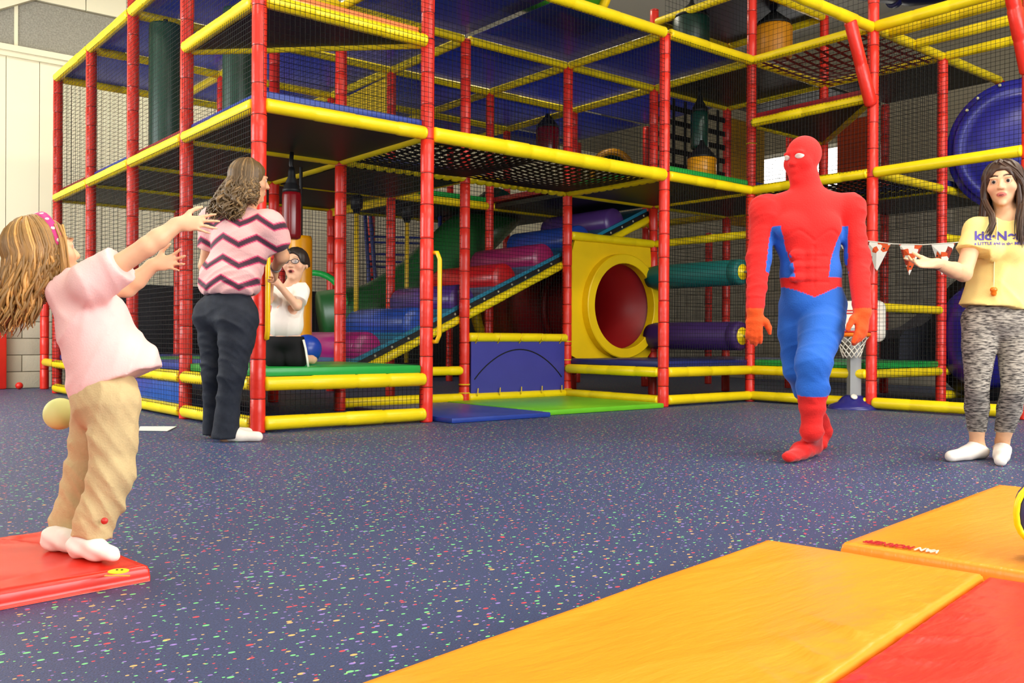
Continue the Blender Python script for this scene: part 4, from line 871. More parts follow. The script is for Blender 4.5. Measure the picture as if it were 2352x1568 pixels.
def eyeball(parent, pos, f, r, iris=(60, 40, 26)):
    f = nv(f); m = MB(); prof = [(r*math.sin(a), r*math.cos(a)) for a in [math.pi*k/16 for k in range(17)]]
    m.lathe(prof, pos, f, 20); k = 20
    for i, fc in enumerate(m.f):
        z = i//20; m.m[i] = 2 if z < 2 else (1 if z < 4 else 0)
    return m.build('eye', [mat('eye_white', (235, 228, 220), 0.2), mat('iris_%d' % iris[0], iris, 0.2), mat('pupil', (12, 10, 10), 0.15)], parent, True)
# ------------------------------------------------------------------ people
ZV = Vector((0, 0, 1))
def floorpt(px, py, z): v = atz(px, py, z); return v
def bounds(pts, pad=0.2):
    a = np.array([tuple(p) for p in pts]); return a.min(0)-pad, a.max(0)+pad
def locks(parent, c, f, u, H, n, length, col, seed, rad=0.009, wave=0.0, freq=3.0, grav=(0, 0, -1), face=0.9, spread=1.0, top=0.5, lenfn=None, fwd=0.0, name='hair', sweep=None, npts=14, gloss=0.45):
    # hair as many tapered locks that follow the skull and then hang
    f = nv(f); u = nv(Vector(u)-f*Vector(u).dot(f)); w = f.cross(u); c = Vector(c); R_ = random.Random(seed); mb = MB(); g = Vector(grav)
    for i in range(n):
        ph = R_.uniform(-math.pi+face*0.0, math.pi)
        if abs(ph) < face: ph = math.copysign(face+abs(R_.gauss(0, 0.25)), ph if ph else 1)
        start = R_.uniform(0.0, 1.35); sc = 1.0+R_.uniform(-0.02, 0.07)
        dirx = w*math.sin(ph)+f*math.cos(ph)
        pts = []
        def sk(th):
            rr = Vector((0, 0, 0))+w*(math.sin(ph)*math.sin(th)*0.36)+f*(math.cos(ph)*math.sin(th)*0.42)+u*(math.cos(th)*0.40)
            return c+(rr*sc-f*0.05+u*0.13)*H
        lat = 1.75; k1 = 6
        for k in range(k1): pts.append(sk(start*0.55+(lat-start*0.55)*k/(k1-1)))
        L = length*(lenfn(ph) if lenfn else 1.0)*R_.uniform(0.82, 1.06); p = pts[-1]; d = (pts[-1]-pts[-2]).normalized()
        a0 = R_.uniform(0, 6.28); a1 = R_.uniform(0, 6.28); wv = wave*R_.uniform(0.6, 1.4); nn = npts; fl = R_.uniform(0.6, 1.4)
        for k in range(1, nn):
            t = k/(nn-1); d = (d*0.55+g*0.5+dirx*0.06*spread*(1-t)*fl).normalized(); p = p+d*(L/(nn-1))
            o = w*math.sin(a0+t*freq*6.28)*wv*t**0.6+f*math.cos(a1+t*freq*6.28)*wv*t**0.6
            pts.append(p+o)
        m = len(pts); r0 = rad*R_.uniform(0.7, 1.35)
        rs = [r0*(0.5+0.5*min(1, k/3))*(1 if k < m-4 else (m-k)/4.5) for k in range(m)]
        mb.tube(pts, rs, 5, cap=False, flat=0.6, mi=R_.choice((0, 0, 1, 1, 2)))
    def hm(k):
        s = (0.8, 1.0, 1.2)[k]; return mat('%s_%d_%d' % (name, seed, k), tuple(min(255, int(v*s)) for v in col), gloss, 0.5, 0.12, 60)
    return mb.build(name, [hm(0), hm(1), hm(2)], parent, True)
def bundle(parent, ctrl, n, rad, jit, col, seed, name='hair'):
    # a hank of loose strands along a control line
    R_ = random.Random(seed); mb = MB(); ctrl = [Vector(c) for c in ctrl]
    for i in range(n):
        o0 = Vector([R_.gauss(0, jit) for _ in range(3)]); o1 = Vector([R_.gauss(0, jit*0.9) for _ in range(3)]); pts = []; m = 10
        for k in range(m+1):
            t = k/m*(len(ctrl)-1); a = min(int(t), len(ctrl)-2); f = t-a; p0 = ctrl[max(a-1, 0)]; p1, p2 = ctrl[a], ctrl[a+1]; p3 = ctrl[min(a+2, len(ctrl)-1)]
            p = 0.5*((2*p1)+(p2-p0)*f+(2*p0-5*p1+4*p2-p3)*f*f+(3*p1-p0-3*p2+p3)*f*f*f); pts.append(p+o0.lerp(o1, k/m)*(0.5+0.5*k/m))
        r = rad*R_.uniform(0.7, 1.3); mb.tube(pts, [r*(1 if k < m-3 else (m+0.5-k)/4) for k in range(m+1)], 5, cap=False, flat=0.6, mi=R_.choice((0, 1, 1, 2)))
    return mb.build(name, [mat('%s_%d_%d' % (name, seed, k), tuple(min(255, int(v*(0.8, 1.0, 1.2)[k])) for v in col), 0.45, 0.5, 0.12, 60) for k in range(3)], parent, True)
def haircap(parent, c, f, u, H, col, seed, h=0.006, face=0.17, name='hair', extra=None, low=-0.28, k=0.01):
    # solid hair mass over the skull, open at the face
    f = nv(f); u = nv(Vector(u)-f*Vector(u).dot(f)); w = f.cross(u); c = Vector(c)
    s = Sdf(*bounds([c], H*0.95), h); P = lambda x, y, z: c+w*x*H+f*y*H+u*z*H
    s.ell(P(0, -0.05, 0.13), (w, f, u), (0.375*H, 0.44*H, 0.41*H), 0.0); s.ell(P(0, -0.14, -0.08), (w, f, u), (0.35*H, 0.33*H, 0.36*H), 0.03)
    if extra: extra(s, P, (w, f, u))
    s.ell(P(0, 0.42, -0.13), (w, f, u), (0.29*H, 0.36*H, 0.42*H), 0.012, 'sub')
    s.cut(P(0, 0, low), (-u))
    R_ = random.Random(seed); ph = R_.uniform(0, 6)
    s.wrinkle(lambda Q: 0.0022*np.sin((Q@np.array(w))*150+ph)*np.cos((Q@np.array(f))*120))
    return sdfobj(name, s, mat('%s_%d_1' % (name, seed), col, 0.45, 0.5, 0.12, 60), parent, None, 1)
def face_col(V, P, A, H, skin, lip=(196, 108, 100), brow=(70, 48, 34), cheek=(226, 150, 120), mouth=0.0, browk=1.0):
    # face colours: lips, brows, cheeks, and darker skin round the eyes
    w, f, u = (np.array(a) for a in A); c = np.array(P(0, 0, 0)); e = (V-c)/H; x, y, z = e@w, e@f, e@u
    C = np.tile(lc(skin), (len(V), 1)); near = (np.abs(x) < 0.6) & (np.abs(z) < 0.7) & (y > 0.1)
    def mix(m, col): C[:] = C*(1-m[:, None])+lc(col)*m[:, None]
    mix(near*0.5*np.exp(-((np.abs(x)-0.19)/0.09)**2-((z+0.12)/0.09)**2), cheek)
    mix(near*(1-sstep(((x/0.105)**2+((z+0.255)/0.052)**2), 0.7, 1.2)), lip)
    if mouth: mix(near*(1-sstep(((x/0.06)**2+((z+0.262)/mouth)**2), 0.6, 1.1)), (70, 20, 22))
    bz = z-0.135-0.03*np.cos((np.abs(x)-0.14)*14); mix(browk*near*(1-sstep(np.abs(bz), 0.012, 0.03))*sstep(np.abs(x), 0.03, 0.06)*(1-sstep(np.abs(x), 0.21, 0.25)), brow)
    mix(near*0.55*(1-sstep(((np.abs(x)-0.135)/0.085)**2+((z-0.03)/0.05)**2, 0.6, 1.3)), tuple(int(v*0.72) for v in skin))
    return C
def eyes(parent, P, A, H, iris=(60, 40, 26)):
    w, f, u = A
    for x in (-1, 1): eyeball(parent, P(0.135*x, 0.335, 0.032), f+w*0.05*x, 0.052*H, iris)

# ---- masked man in a plain red and blue bodysuit
def man():
    D0 = 4.9; J = lambda x, y, d=0.0: W(x, y, D0+d)
    t = thing('person', 'person in a plain red and blue masked bodysuit striding across the carpet', 'person', tuple(floorpt(1860, 1058, 0)))
    bf = nv(-fx*0.97-rx*0.22); bw = bf.cross(ZV)
    A = (rx, fx, ZV)
    sh = {'L': J(1757, 482), 'R': J(1952, 478)}; el = {'L': J(1743, 598, -0.02), 'R': J(1970, 596, -0.04)}; wr = {'L': J(1734, 712, -0.12), 'R': J(1980, 712, -0.2)}
    hip = {'F': J(1897, 705, 0.0), 'B': J(1832, 705, 0.05)}; kn = {'F': J(1868, 835, -0.2), 'B': J(1834, 845, 0.1)}
    an = {'F': J(1864, 990, -0.17), 'B': J(1884, 972, 0.36)}
    heel = floorpt(1868, 1046, 0); heel.z = 0.045; toe = floorpt(1812, 1064, 0); toe.z = 0.032
    btoe = floorpt(1884, 1030, 0); btoe.z = 0.035
    s = Sdf(*bounds(list(sh.values())+list(el.values())+list(wr.values())+[heel, toe, btoe, J(1842, 300), J(1700, 800), J(2010, 800)], 0.13), 0.0062)
    k = 0.03
    s.ell(J(1866, 690), A, (0.165, 0.125, 0.14), k); s.ell(J(1862, 628), A, (0.165, 0.115, 0.17), 0.05)
    s.ell(J(1854, 540), A, (0.185, 0.13, 0.17), 0.06); s.ell(J(1854, 485), A, (0.17, 0.11, 0.10), 0.06)
    for x in (-1, 1): s.ell(J(1854+x*38, 520, -0.075), A, (0.09, 0.055, 0.075), 0.03)
    for z, yy in ((0, 585), (1, 612), (2, 638)):
        for x in (-1, 1): s.ell(J(1848+x*16, yy, -0.095), A, (0.045, 0.028, 0.03), 0.012)
    s.cap(J(1852, 432), J(1854, 470), 0.068, 0.09, 0.04)
    for q in ('L', 'R'):
        s.cap(J(1854, 462), sh[q], 0.075, 0.07, 0.05); s.ell(sh[q]-ZV*0.01, A, (0.078, 0.085, 0.085), 0.03)
        s.cap(sh[q], el[q], 0.068, 0.058, 0.03); s.cap(el[q], wr[q], 0.058, 0.044, 0.02)
        s.cap(el[q]+ZV*0.02, el[q]-ZV*0.0, 0.064, 0.06, 0.02)
    hand(s, wr['L']-ZV*0.01, -ZV-rx*0.05+bf*0.1, fx+rx*0.3, 0.19, 0.3, 0.15, 1, 0.008, None, 0.95, 0.0, 1.35)
    hand(s, wr['R']-ZV*0.01, -ZV-rx*0.02+bf*0.25, fx-rx*0.5, 0.19, 0.42, 0.25, -1, 0.008, (0.2, 0.4, 0.5, 0.55), 0.95, 0.0, 1.35)
    for q, (r1, r2, r3, r4) in {'F': (0.108, 0.086, 0.07, 0.05), 'B': (0.1, 0.078, 0.064, 0.046)}.items():
        mid = hip[q].lerp(kn[q], 0.4); s.cap(hip[q], mid, r1, r1*1.02, 0.03); s.cap(mid, kn[q], r1*1.02, r2, 0.025)
        m2 = kn[q].lerp(an[q], 0.45); s.cap(kn[q], m2, r2*0.98, r3, 0.03); s.cap(m2, an[q], r3*0.88, r4, 0.02)
        s.ell(kn[q].lerp(an[q], 0.36), A, (r3*1.12, r3*1.12, 0.06), 0.03)
    s.ell(kn['F'].lerp(an['F'], 0.64), A, (0.068, 0.066, 0.05), 0.02); s.ell(an['F']-ZV*0.0, A, (0.054, 0.056, 0.05), 0.02)
    s.cap(an['F'], heel+ZV*0.02, 0.05, 0.045, 0.02); s.cap(heel+ZV*0.005, heel.lerp(toe, 0.55)+ZV*0.012, 0.046, 0.047, 0.02); s.cap(heel.lerp(toe, 0.55), toe, 0.045, 0.033, 0.02, (ZV, 0.8))
    bh = J(1892, 990, 0.38); s.cap(an['B'], bh, 0.048, 0.044, 0.02); s.cap(bh, btoe+ZV*0.02, 0.044, 0.042, 0.02); s.cap(btoe+ZV*0.02, btoe-bf*-0.05, 0.042, 0.033, 0.02)
    H = 0.252; hf = nv(-fx*0.62-rx*0.78-ZV*0.08); hu = ZV
    P = head(s, J(1845, 366), hf, hu, H, 0.75, 0.022, 1.15, False)
    s.cap(J(1850, 410), J(1853, 445), 0.07, 0.075, 0.03)
    arms = [(sh['L'], el['L']), (el['L'], wr['L']), (sh['R'], el['R']), (el['R'], wr['R'])]
    pel = np.array(J(1862, 660)); rxx = np.array(rx); fxx = np.array(fx)
    def wrk(V):
        z = V[:, 2]; x = (V-pel)@rxx; o = 0*z
        o += folds(V, pel, rxx, 4, 0.005, 50, 1.3, 3)*sstep(-z, -0.86, -0.78)*(z > 0.3)+folds(V, pel, rxx, 4, 0.005, 90, 1.5, 4)*(z < 0.34)+folds(V, pel, rxx, 4, 0.004, 75, 1.5, 5)*sstep(np.abs(x), 0.2, 0.23)*(z > 0.85)
        for zz in (0.93, 1.0, 1.065): o += 0.006*np.exp(-((z-zz)/0.006)**2)*(np.abs(x+0.03) < 0.09)
        o += 0.005*np.exp(-((x+0.02)/0.006)**2)*(z > 0.9)*(z < 1.12)
        zc = 1.2-0.6*np.abs(np.abs(x+0.02)-0.085)**1.5*4; o += 0.006*np.exp(-((z-zc)/0.008)**2)*(np.abs(x) < 0.17)
        return o
    s.wrinkle(wrk)
    RD, BL, OR = lc((226, 34, 30)), lc((36, 100, 196)), lc((238, 84, 24))
    core = [(J(1854, 470), J(1862, 640), 0.15), (hip['F'], kn['F'], 0.10), (hip['B'], kn['B'], 0.09), (J(1854, 470), J(1850, 400), 0.08), (kn['F'], an['F'], 0.06), (kn['B'], an['B'], 0.06)]
    def col(V):
        z = V[:, 2]; x = (V-pel)@rxx+0.02; C = np.tile(RD, (len(V), 1))
        half = np.interp(z, [0.80, 0.93, 1.04, 1.14, 1.24, 1.27], [0.09, 0.085, 0.10, 0.135, 0.18, 0.4])
        cd_ = np.min([sdist(V, p, q)[0]-r for p, q, r in core], axis=0)
        ad = {q: np.minimum(np.minimum(sdist(V, sh[q]-ZV*0.1, el[q])[0]-0.06, sdist(V, el[q], wr[q])[0]-0.05), sdist(V, wr[q], wr[q]-ZV*0.17)[0]-0.045) for q in ('L', 'R')}
        am = np.minimum(ad['L'], ad['R']); isarm = (am < cd_) & (z < 1.34)
        zb = 0.905-0.055*np.clip(1-np.abs(x)/0.13, 0, 1); bod = ~isarm
        C[bod & (z < 1.27) & (z > 0.8) & (np.abs(x+0.01) > half)] = BL; C[bod & (z < 0.955) & (z > zb)] = RD; C[bod & (z <= zb)] = BL
        for q, sg in (('L', 1), ('R', -1)):
            m = isarm & (ad[q] == am); d, tt = sdist(V, sh[q], wr[q]); ctr = np.array(sh[q])+tt[:, None]*(np.array(wr[q])-np.array(sh[q])); side = (V-ctr)@rxx*sg
            C[m & (side > 0.03) & (tt > 0.2) & (tt < 0.62) & (z < 1.24)] = BL; C[m & (z < wr[q].z+0.01)] = OR
        for q, tb in (('F', 0.46), ('B', 0.5)):
            d, tt = sdist(V, kn[q], an[q]); m = (d < 0.1) & (tt > tb) & (z < 0.5); C[m] = RD
        C[(z < 0.22)] = RD
        return C
    bo = sdfobj('body', s, CLOTH, t, col, 2)
    # plain pale oval eye openings laid on the mask
    bv = BVHTree.FromPolygons([v.co.copy() for v in bo.data.vertices], [tuple(p.vertices) for p in bo.data.polygons]); hw = nv(hf.cross(hu))
    for sx in (-1, 1):
        vs = []; n = 24
        for ring in (0.0, 0.5, 0.85, 1.0):
            for k in range(n if ring else 1):
                a = 2*math.pi*k/n; p = P(0.15*sx+0.09*ring*math.cos(a), 1.0, 0.035+0.056*ring*math.sin(a)); h = bv.ray_cast(p, -hf)
                vs.append((h[0] if h[0] is not None else P(0.15*sx, 0.36, 0.035))+hf*(0.004 if ring < 1 else -0.001))
        fs = [(0, 1+k, 1+(k+1) % n) for k in range(n)]+[(1+r*n+k, 1+(r+1)*n+k, 1+(r+1)*n+(k+1) % n, 1+r*n+(k+1) % n) for r in range(2) for k in range(n)]
        MB().add(vs, fs).build('eye_opening', mat('pale_mesh', (224, 204, 194), 0.6), bo, True)
man()

# ---- woman in the yellow shirt
def yellow():
    D0 = 4.72; J = lambda x, y, d=0.0: W(x, y, D0+d)
    t = thing('person', 'woman in a pale yellow printed tee and grey leggings holding out one hand', 'person', tuple(floorpt(2270, 1060, 0)))
    bf = nv(-fx*0.9-rx*0.42); bw = nv(bf.cross(ZV)); A = (bw, bf, ZV)
    shL, shR = J(2243, 527, -0.02), J(2390, 527, 0.06); elL, wrL = J(2213, 628, -0.10), J(2150, 605, -0.26); elR, wrR = J(2408, 640, 0.08), J(2400, 735, -0.02)
    hipL, hipR = J(2252, 745, 0.0), J(2332, 745, -0.02); knL, knR = J(2244, 890, -0.02), J(2328, 895, -0.08)
    hL = floorpt(2252, 1053, 0); hR = floorpt(2316, 1057, 0); hR = hR+fx*0.06; tL = floorpt(2184, 1060, 0); tR = floorpt(2298, 1070, 0)
    anL, anR = Vector((hL.x, hL.y, 0.09))-rx*0.02, Vector((hR.x, hR.y, 0.09))
    H = 0.236; hc = J(2304, 424); hf = nv(-fx*0.80-rx*0.55-ZV*0.03); hu = nv(ZV-rx*0.05); hw = hf.cross(hu)
    s = Sdf(*bounds([shL, shR, elL, wrL-rx*0.2, wrR-ZV*0.2, hL, hR, tL, tR, hc+ZV*0.1], 0.1), 0.0055)
    P = head(s, hc, hf, hu, H, 0.95, 0.010, 0.95)
    s.cap(hc-ZV*0.09-hf*0.02, J(2318, 508), 0.05, 0.056, 0.025)
    s.cap(J(2318, 515), J(2308, 560), 0.08, 0.09, 0.04); s.cap(J(2316, 522), shL, 0.05, 0.045, 0.03); s.cap(J(2316, 522), shR, 0.05, 0.045, 0.03)
    s.ell(J(2308, 600), A, (0.12, 0.085, 0.2), 0.04); s.ell(J(2292, 720), A, (0.14, 0.1, 0.1), 0.04)
    s.cap(shL, elL, 0.046, 0.04, 0.02); s.cap(elL, elL.lerp(wrL, 0.35), 0.04, 0.039, 0.015); s.cap(elL.lerp(wrL, 0.35), wrL, 0.039, 0.025, 0.015)
    s.cap(shR, elR, 0.046, 0.04, 0.02); s.cap(elR, wrR, 0.039, 0.025, 0.02)
    hand(s, wrL-rx*0.005, -rx*1.0-ZV*0.05-fx*0.12, ZV*0.8-fx*0.6, 0.168, 0.3, 0.35, 1, 0.006, (0.12, 0.38, 0.45, 0.3), 0.55, 0.15)
    hand(s, wrR, -ZV, bw, 0.168, 0.35, 0.15, 1)
    for hp, kk, aa, h_, t_ in ((hipL, knL, anL, hL, tL), (hipR, knR, anR, hR, tR)):
        s.cap(hp, kk, 0.075, 0.05, 0.03); s.cap(kk, kk.lerp(aa, 0.35), 0.05, 0.053, 0.02); s.cap(kk.lerp(aa, 0.35), aa, 0.053, 0.034, 0.02)
        s.cap(aa, Vector((h_.x, h_.y, 0.035)), 0.034, 0.034, 0.015); s.cap(Vector((h_.x, h_.y, 0.036)), Vector((t_.x, t_.y, 0.024)), 0.034, 0.026, 0.02)
    Ah = (hw, hf, hu)
    sdfobj('body', s, SKIN, t, lambda V: face_col(V, P, Ah, H, (236, 184, 142), (206, 112, 100), (50, 32, 24), mouth=0.012), 2)
    eyes(t, P, Ah, H, (50, 34, 24))
    # leggings
    g = Sdf(*bounds([hipL, hipR, anL, anR, J(2290, 690)], 0.2), 0.007)
    g.ell(J(2290, 735), A, (0.17, 0.125, 0.12), 0.03)
    for hp, kk, aa in ((hipL, knL, anL), (hipR, knR, anR)):
        m = hp.lerp(kk, 0.35); g.cap(hp, m, 0.09, 0.083, 0.015); g.cap(m, kk, 0.083, 0.057, 0.01); c2 = kk.lerp(aa, 0.35); g.cap(kk, c2, 0.057, 0.06, 0.01); g.cap(c2, aa+ZV*0.02, 0.06, 0.042, 0.01)
    g.cut(J(2238, 997), (0, 0, -1)); g.cut(J(2290, 693), (0, 0, 1))
    lm = bpy.data.materials.new('heather_leggings'); lm.use_nodes = True; N = lm.node_tree.nodes; L = lm.node_tree.links
    tc = N.new('ShaderNodeTexCoord'); mp = N.new('ShaderNodeMapping'); mp.inputs['Scale'].default_value = (32, 32, 190); L.new(tc.outputs['Object'], mp.inputs[0])
    nz = N.new('ShaderNodeTexNoise'); nz.inputs['Scale'].default_value = 1.0; nz.inputs['Detail'].default_value = 3; L.new(mp.outputs[0], nz.inputs['Vector'])
    cr = N.new('ShaderNodeValToRGB'); cr.color_ramp.elements[0].position = 0.38; cr.color_ramp.elements[1].position = 0.62; cr.color_ramp.elements[0].color = (*lin((58, 52, 50)), 1); cr.color_ramp.elements[1].color = (*lin((188, 178, 164)), 1)
    L.new(nz.outputs['Fac'], cr.inputs[0]); L.new(cr.outputs[0], N['Principled BSDF'].inputs['Base Color']); N['Principled BSDF'].inputs['Roughness'].default_value = 0.8
    sdfobj('leggings', g, lm, t)
    for (h_, t_, aa) in ((hL, tL, anL), (hR, tR, anR)):
        q = Sdf(*bounds([h_, t_, aa], 0.08), 0.0055); q.cap(aa, Vector((h_.x, h_.y, 0.04)), 0.036, 0.039, 0.015); q.cap(Vector((h_.x, h_.y, 0.04)), Vector((t_.x, t_.y, 0.028)), 0.039, 0.03, 0.02)
        q.cap(aa-ZV*0.02, h_.lerp(t_, 0.5)+ZV*0.035, 0.034, 0.034, 0.03); q.cut((h_.x, h_.y, 0.066), nv(ZV-(t_-h_).normalized()*0.45)); q.cut((0, 0, 0.002), (0, 0, -1))
        sdfobj('sock', q, mat('white_sock', (244, 232, 220), 0.8, 0.2, 0.03, 30), t)
    # shirt
    q = Sdf(*bounds([shL, shR, J(2290, 735), J(2200, 590), J(2320, 480)], 0.18), 0.006)
    q.cap(J(2318, 522), J(2310, 560), 0.085, 0.115, 0.04, None); q.ell(J(2312, 580), A, (0.165, 0.115, 0.16), 0.05); q.ell(J(2300, 660), A, (0.165, 0.13, 0.16), 0.06)
    q.ell(J(2290, 705), A, (0.178, 0.142, 0.09), 0.06)
    for x in (-1, 1): q.ell(J(2300+x*27, 575, -0.095), A, (0.06, 0.05, 0.06), 0.03)
    q.cap(J(2318, 518), shL, 0.062, 0.058, 0.03); q.cap(J(2318, 518), shR, 0.062, 0.058, 0.03)
    e = shL.lerp(elL, 0.62); q.cap(shL, e, 0.06, 0.066, 0.03); q.cutbox(shL.lerp(elL, 0.5), (elL-shL), e, 0.1)
    e = shR.lerp(elR, 0.6); q.cap(shR, e, 0.06, 0.062, 0.03); q.cutbox(shR.lerp(elR, 0.5), (elR-shR), e, 0.1)
    hem = J(2290, 706); q.cut(hem, nv(-ZV-rx*0.12)); q.ell(J(2312, 492, -0.02), A, (0.062, 0.075, 0.06), 0.006, 'sub')
    o0 = np.array(J(2300, 640)); rxx = np.array(rx)
    q.wrinkle(lambda V: folds(V, o0, rxx, 5, 0.006, 48, 0.15, 6, 0.5)*sstep(-V[:, 2], -1.24, -1.0))
    so = sdfobj('shirt', q, mat('yellow_tee', (250, 222, 140), 0.8, 0.2, 0.03, 20, 0.15, 200), t)
    bv = BVHTree.FromPolygons([v.co.copy() for v in so.data.vertices], [tuple(p.vertices) for p in so.data.polygons])
    INK = mat('shirt_print', (84, 70, 160), 0.7)
    def onshirt(txt, size, x, y, bold):
        cu = bpy.data.curves.new('shirt_print', 'FONT'); cu.body = txt; cu.size = size; cu.offset = bold; cu.space_character = 1.02
        o = bpy.data.objects.new('shirt_print', cu); COL.objects.link(o); dg = bpy.context.evaluated_depsgraph_get(); me = bpy.data.meshes.new_from_object(o.evaluated_get(dg)); bpy.data.objects.remove(o)
        bm = bmesh.new(); bm.from_mesh(me); bmesh.ops.triangulate(bm, faces=bm.faces); bmesh.ops.subdivide_edges(bm, edges=[e_ for e_ in bm.edges if e_.calc_length() > 0.012], cuts=1); bmesh.ops.triangulate(bm, faces=[f_ for f_ in bm.faces if len(f_.verts) > 3])
        org = J(x, y); ex = -bw
        for v in bm.verts:
            p0 = org+ex*v.co.x+ZV*v.co.y+bf*0.5; hit = bv.ray_cast(p0, -bf); v.co = (hit[0]+bf*0.003) if hit[0] is not None else p0-bf*0.35
        bm.to_mesh(me); bm.free(); me.materials.clear(); me.materials.append(INK); link('shirt_print', me, so)
    onshirt('kid\u00b7Netic', 0.066, 2236, 556, 0.0022); onshirt('a LITTLE and in the MIDDLE', 0.0215, 2236, 568, 0.0006)
    # hair: part in the middle, long straight locks
    haircap(t, hc, hf, hu, H, (66, 42, 28), 11, 0.0055)
    locks(t, hc, hf, hu, H, 460, 0.40, (66, 43, 29), 11, 0.009, 0.006, 0.8, face=0.95, spread=1.0)
    bundle(t, [P(-0.02, 0.2, 0.46), P(0.3, 0.2, 0.15), P(0.38, 0.13, -0.25), J(2282, 504, -0.12), J(2270, 538, -0.14)], 46, 0.0055, 0.008, (66, 43, 29), 12)
    bundle(t, [P(0.02, 0.2, 0.46), P(-0.3, 0.2, 0.15), P(-0.4, 0.12, -0.25), J(2344, 510, -0.13), J(2346, 556, -0.15)], 80, 0.006, 0.014, (66, 43, 29), 13)
    # bracelet, necklace with orange whistle
    d = (wrL-elL).normalized(); MB().lathe([(0.027, -0.004), (0.03, 0), (0.027, 0.004), (0.025, 0)], wrL-d*0.012, d, 20, closed=True).build('hair_tie', DARK, t, True)
    wp = bv.ray_cast(J(2279, 672)+bf*0.5, -bf)[0]; wp = (wp if wp else J(2279, 672, -0.15))+bf*0.014
    n1 = bv.ray_cast(J(2283, 590)+bf*0.5, -bf)[0]; pts = [J(2290, 500, -0.08)]+[((bv.ray_cast(J(x, y)+bf*0.5, -bf)[0] or J(x, y, -0.12))+bf*0.004) for x, y in ((2288, 530), (2284, 570), (2281, 610), (2280, 645))]+[wp+ZV*0.02]
    nk = thing('whistle', 'orange whistle on a pale cord worn over the yellow tee', 'whistle', tuple(wp))
    MB().tube(pts, 0.0025, 6).build('cord', mat('pale_cord', (244, 232, 180), 0.7), nk, True)
    MB().lathe([(0.0, 0.022), (0.012, 0.02), (0.017, 0.012), (0.017, 0.002), (0.013, 0.0), (0.014, -0.012), (0.009, -0.022), (0, -0.024)], wp, ZV, 18).build('whistle_body', mat('orange_gloss', (246, 120, 16), 0.3), nk, True)
yellow()

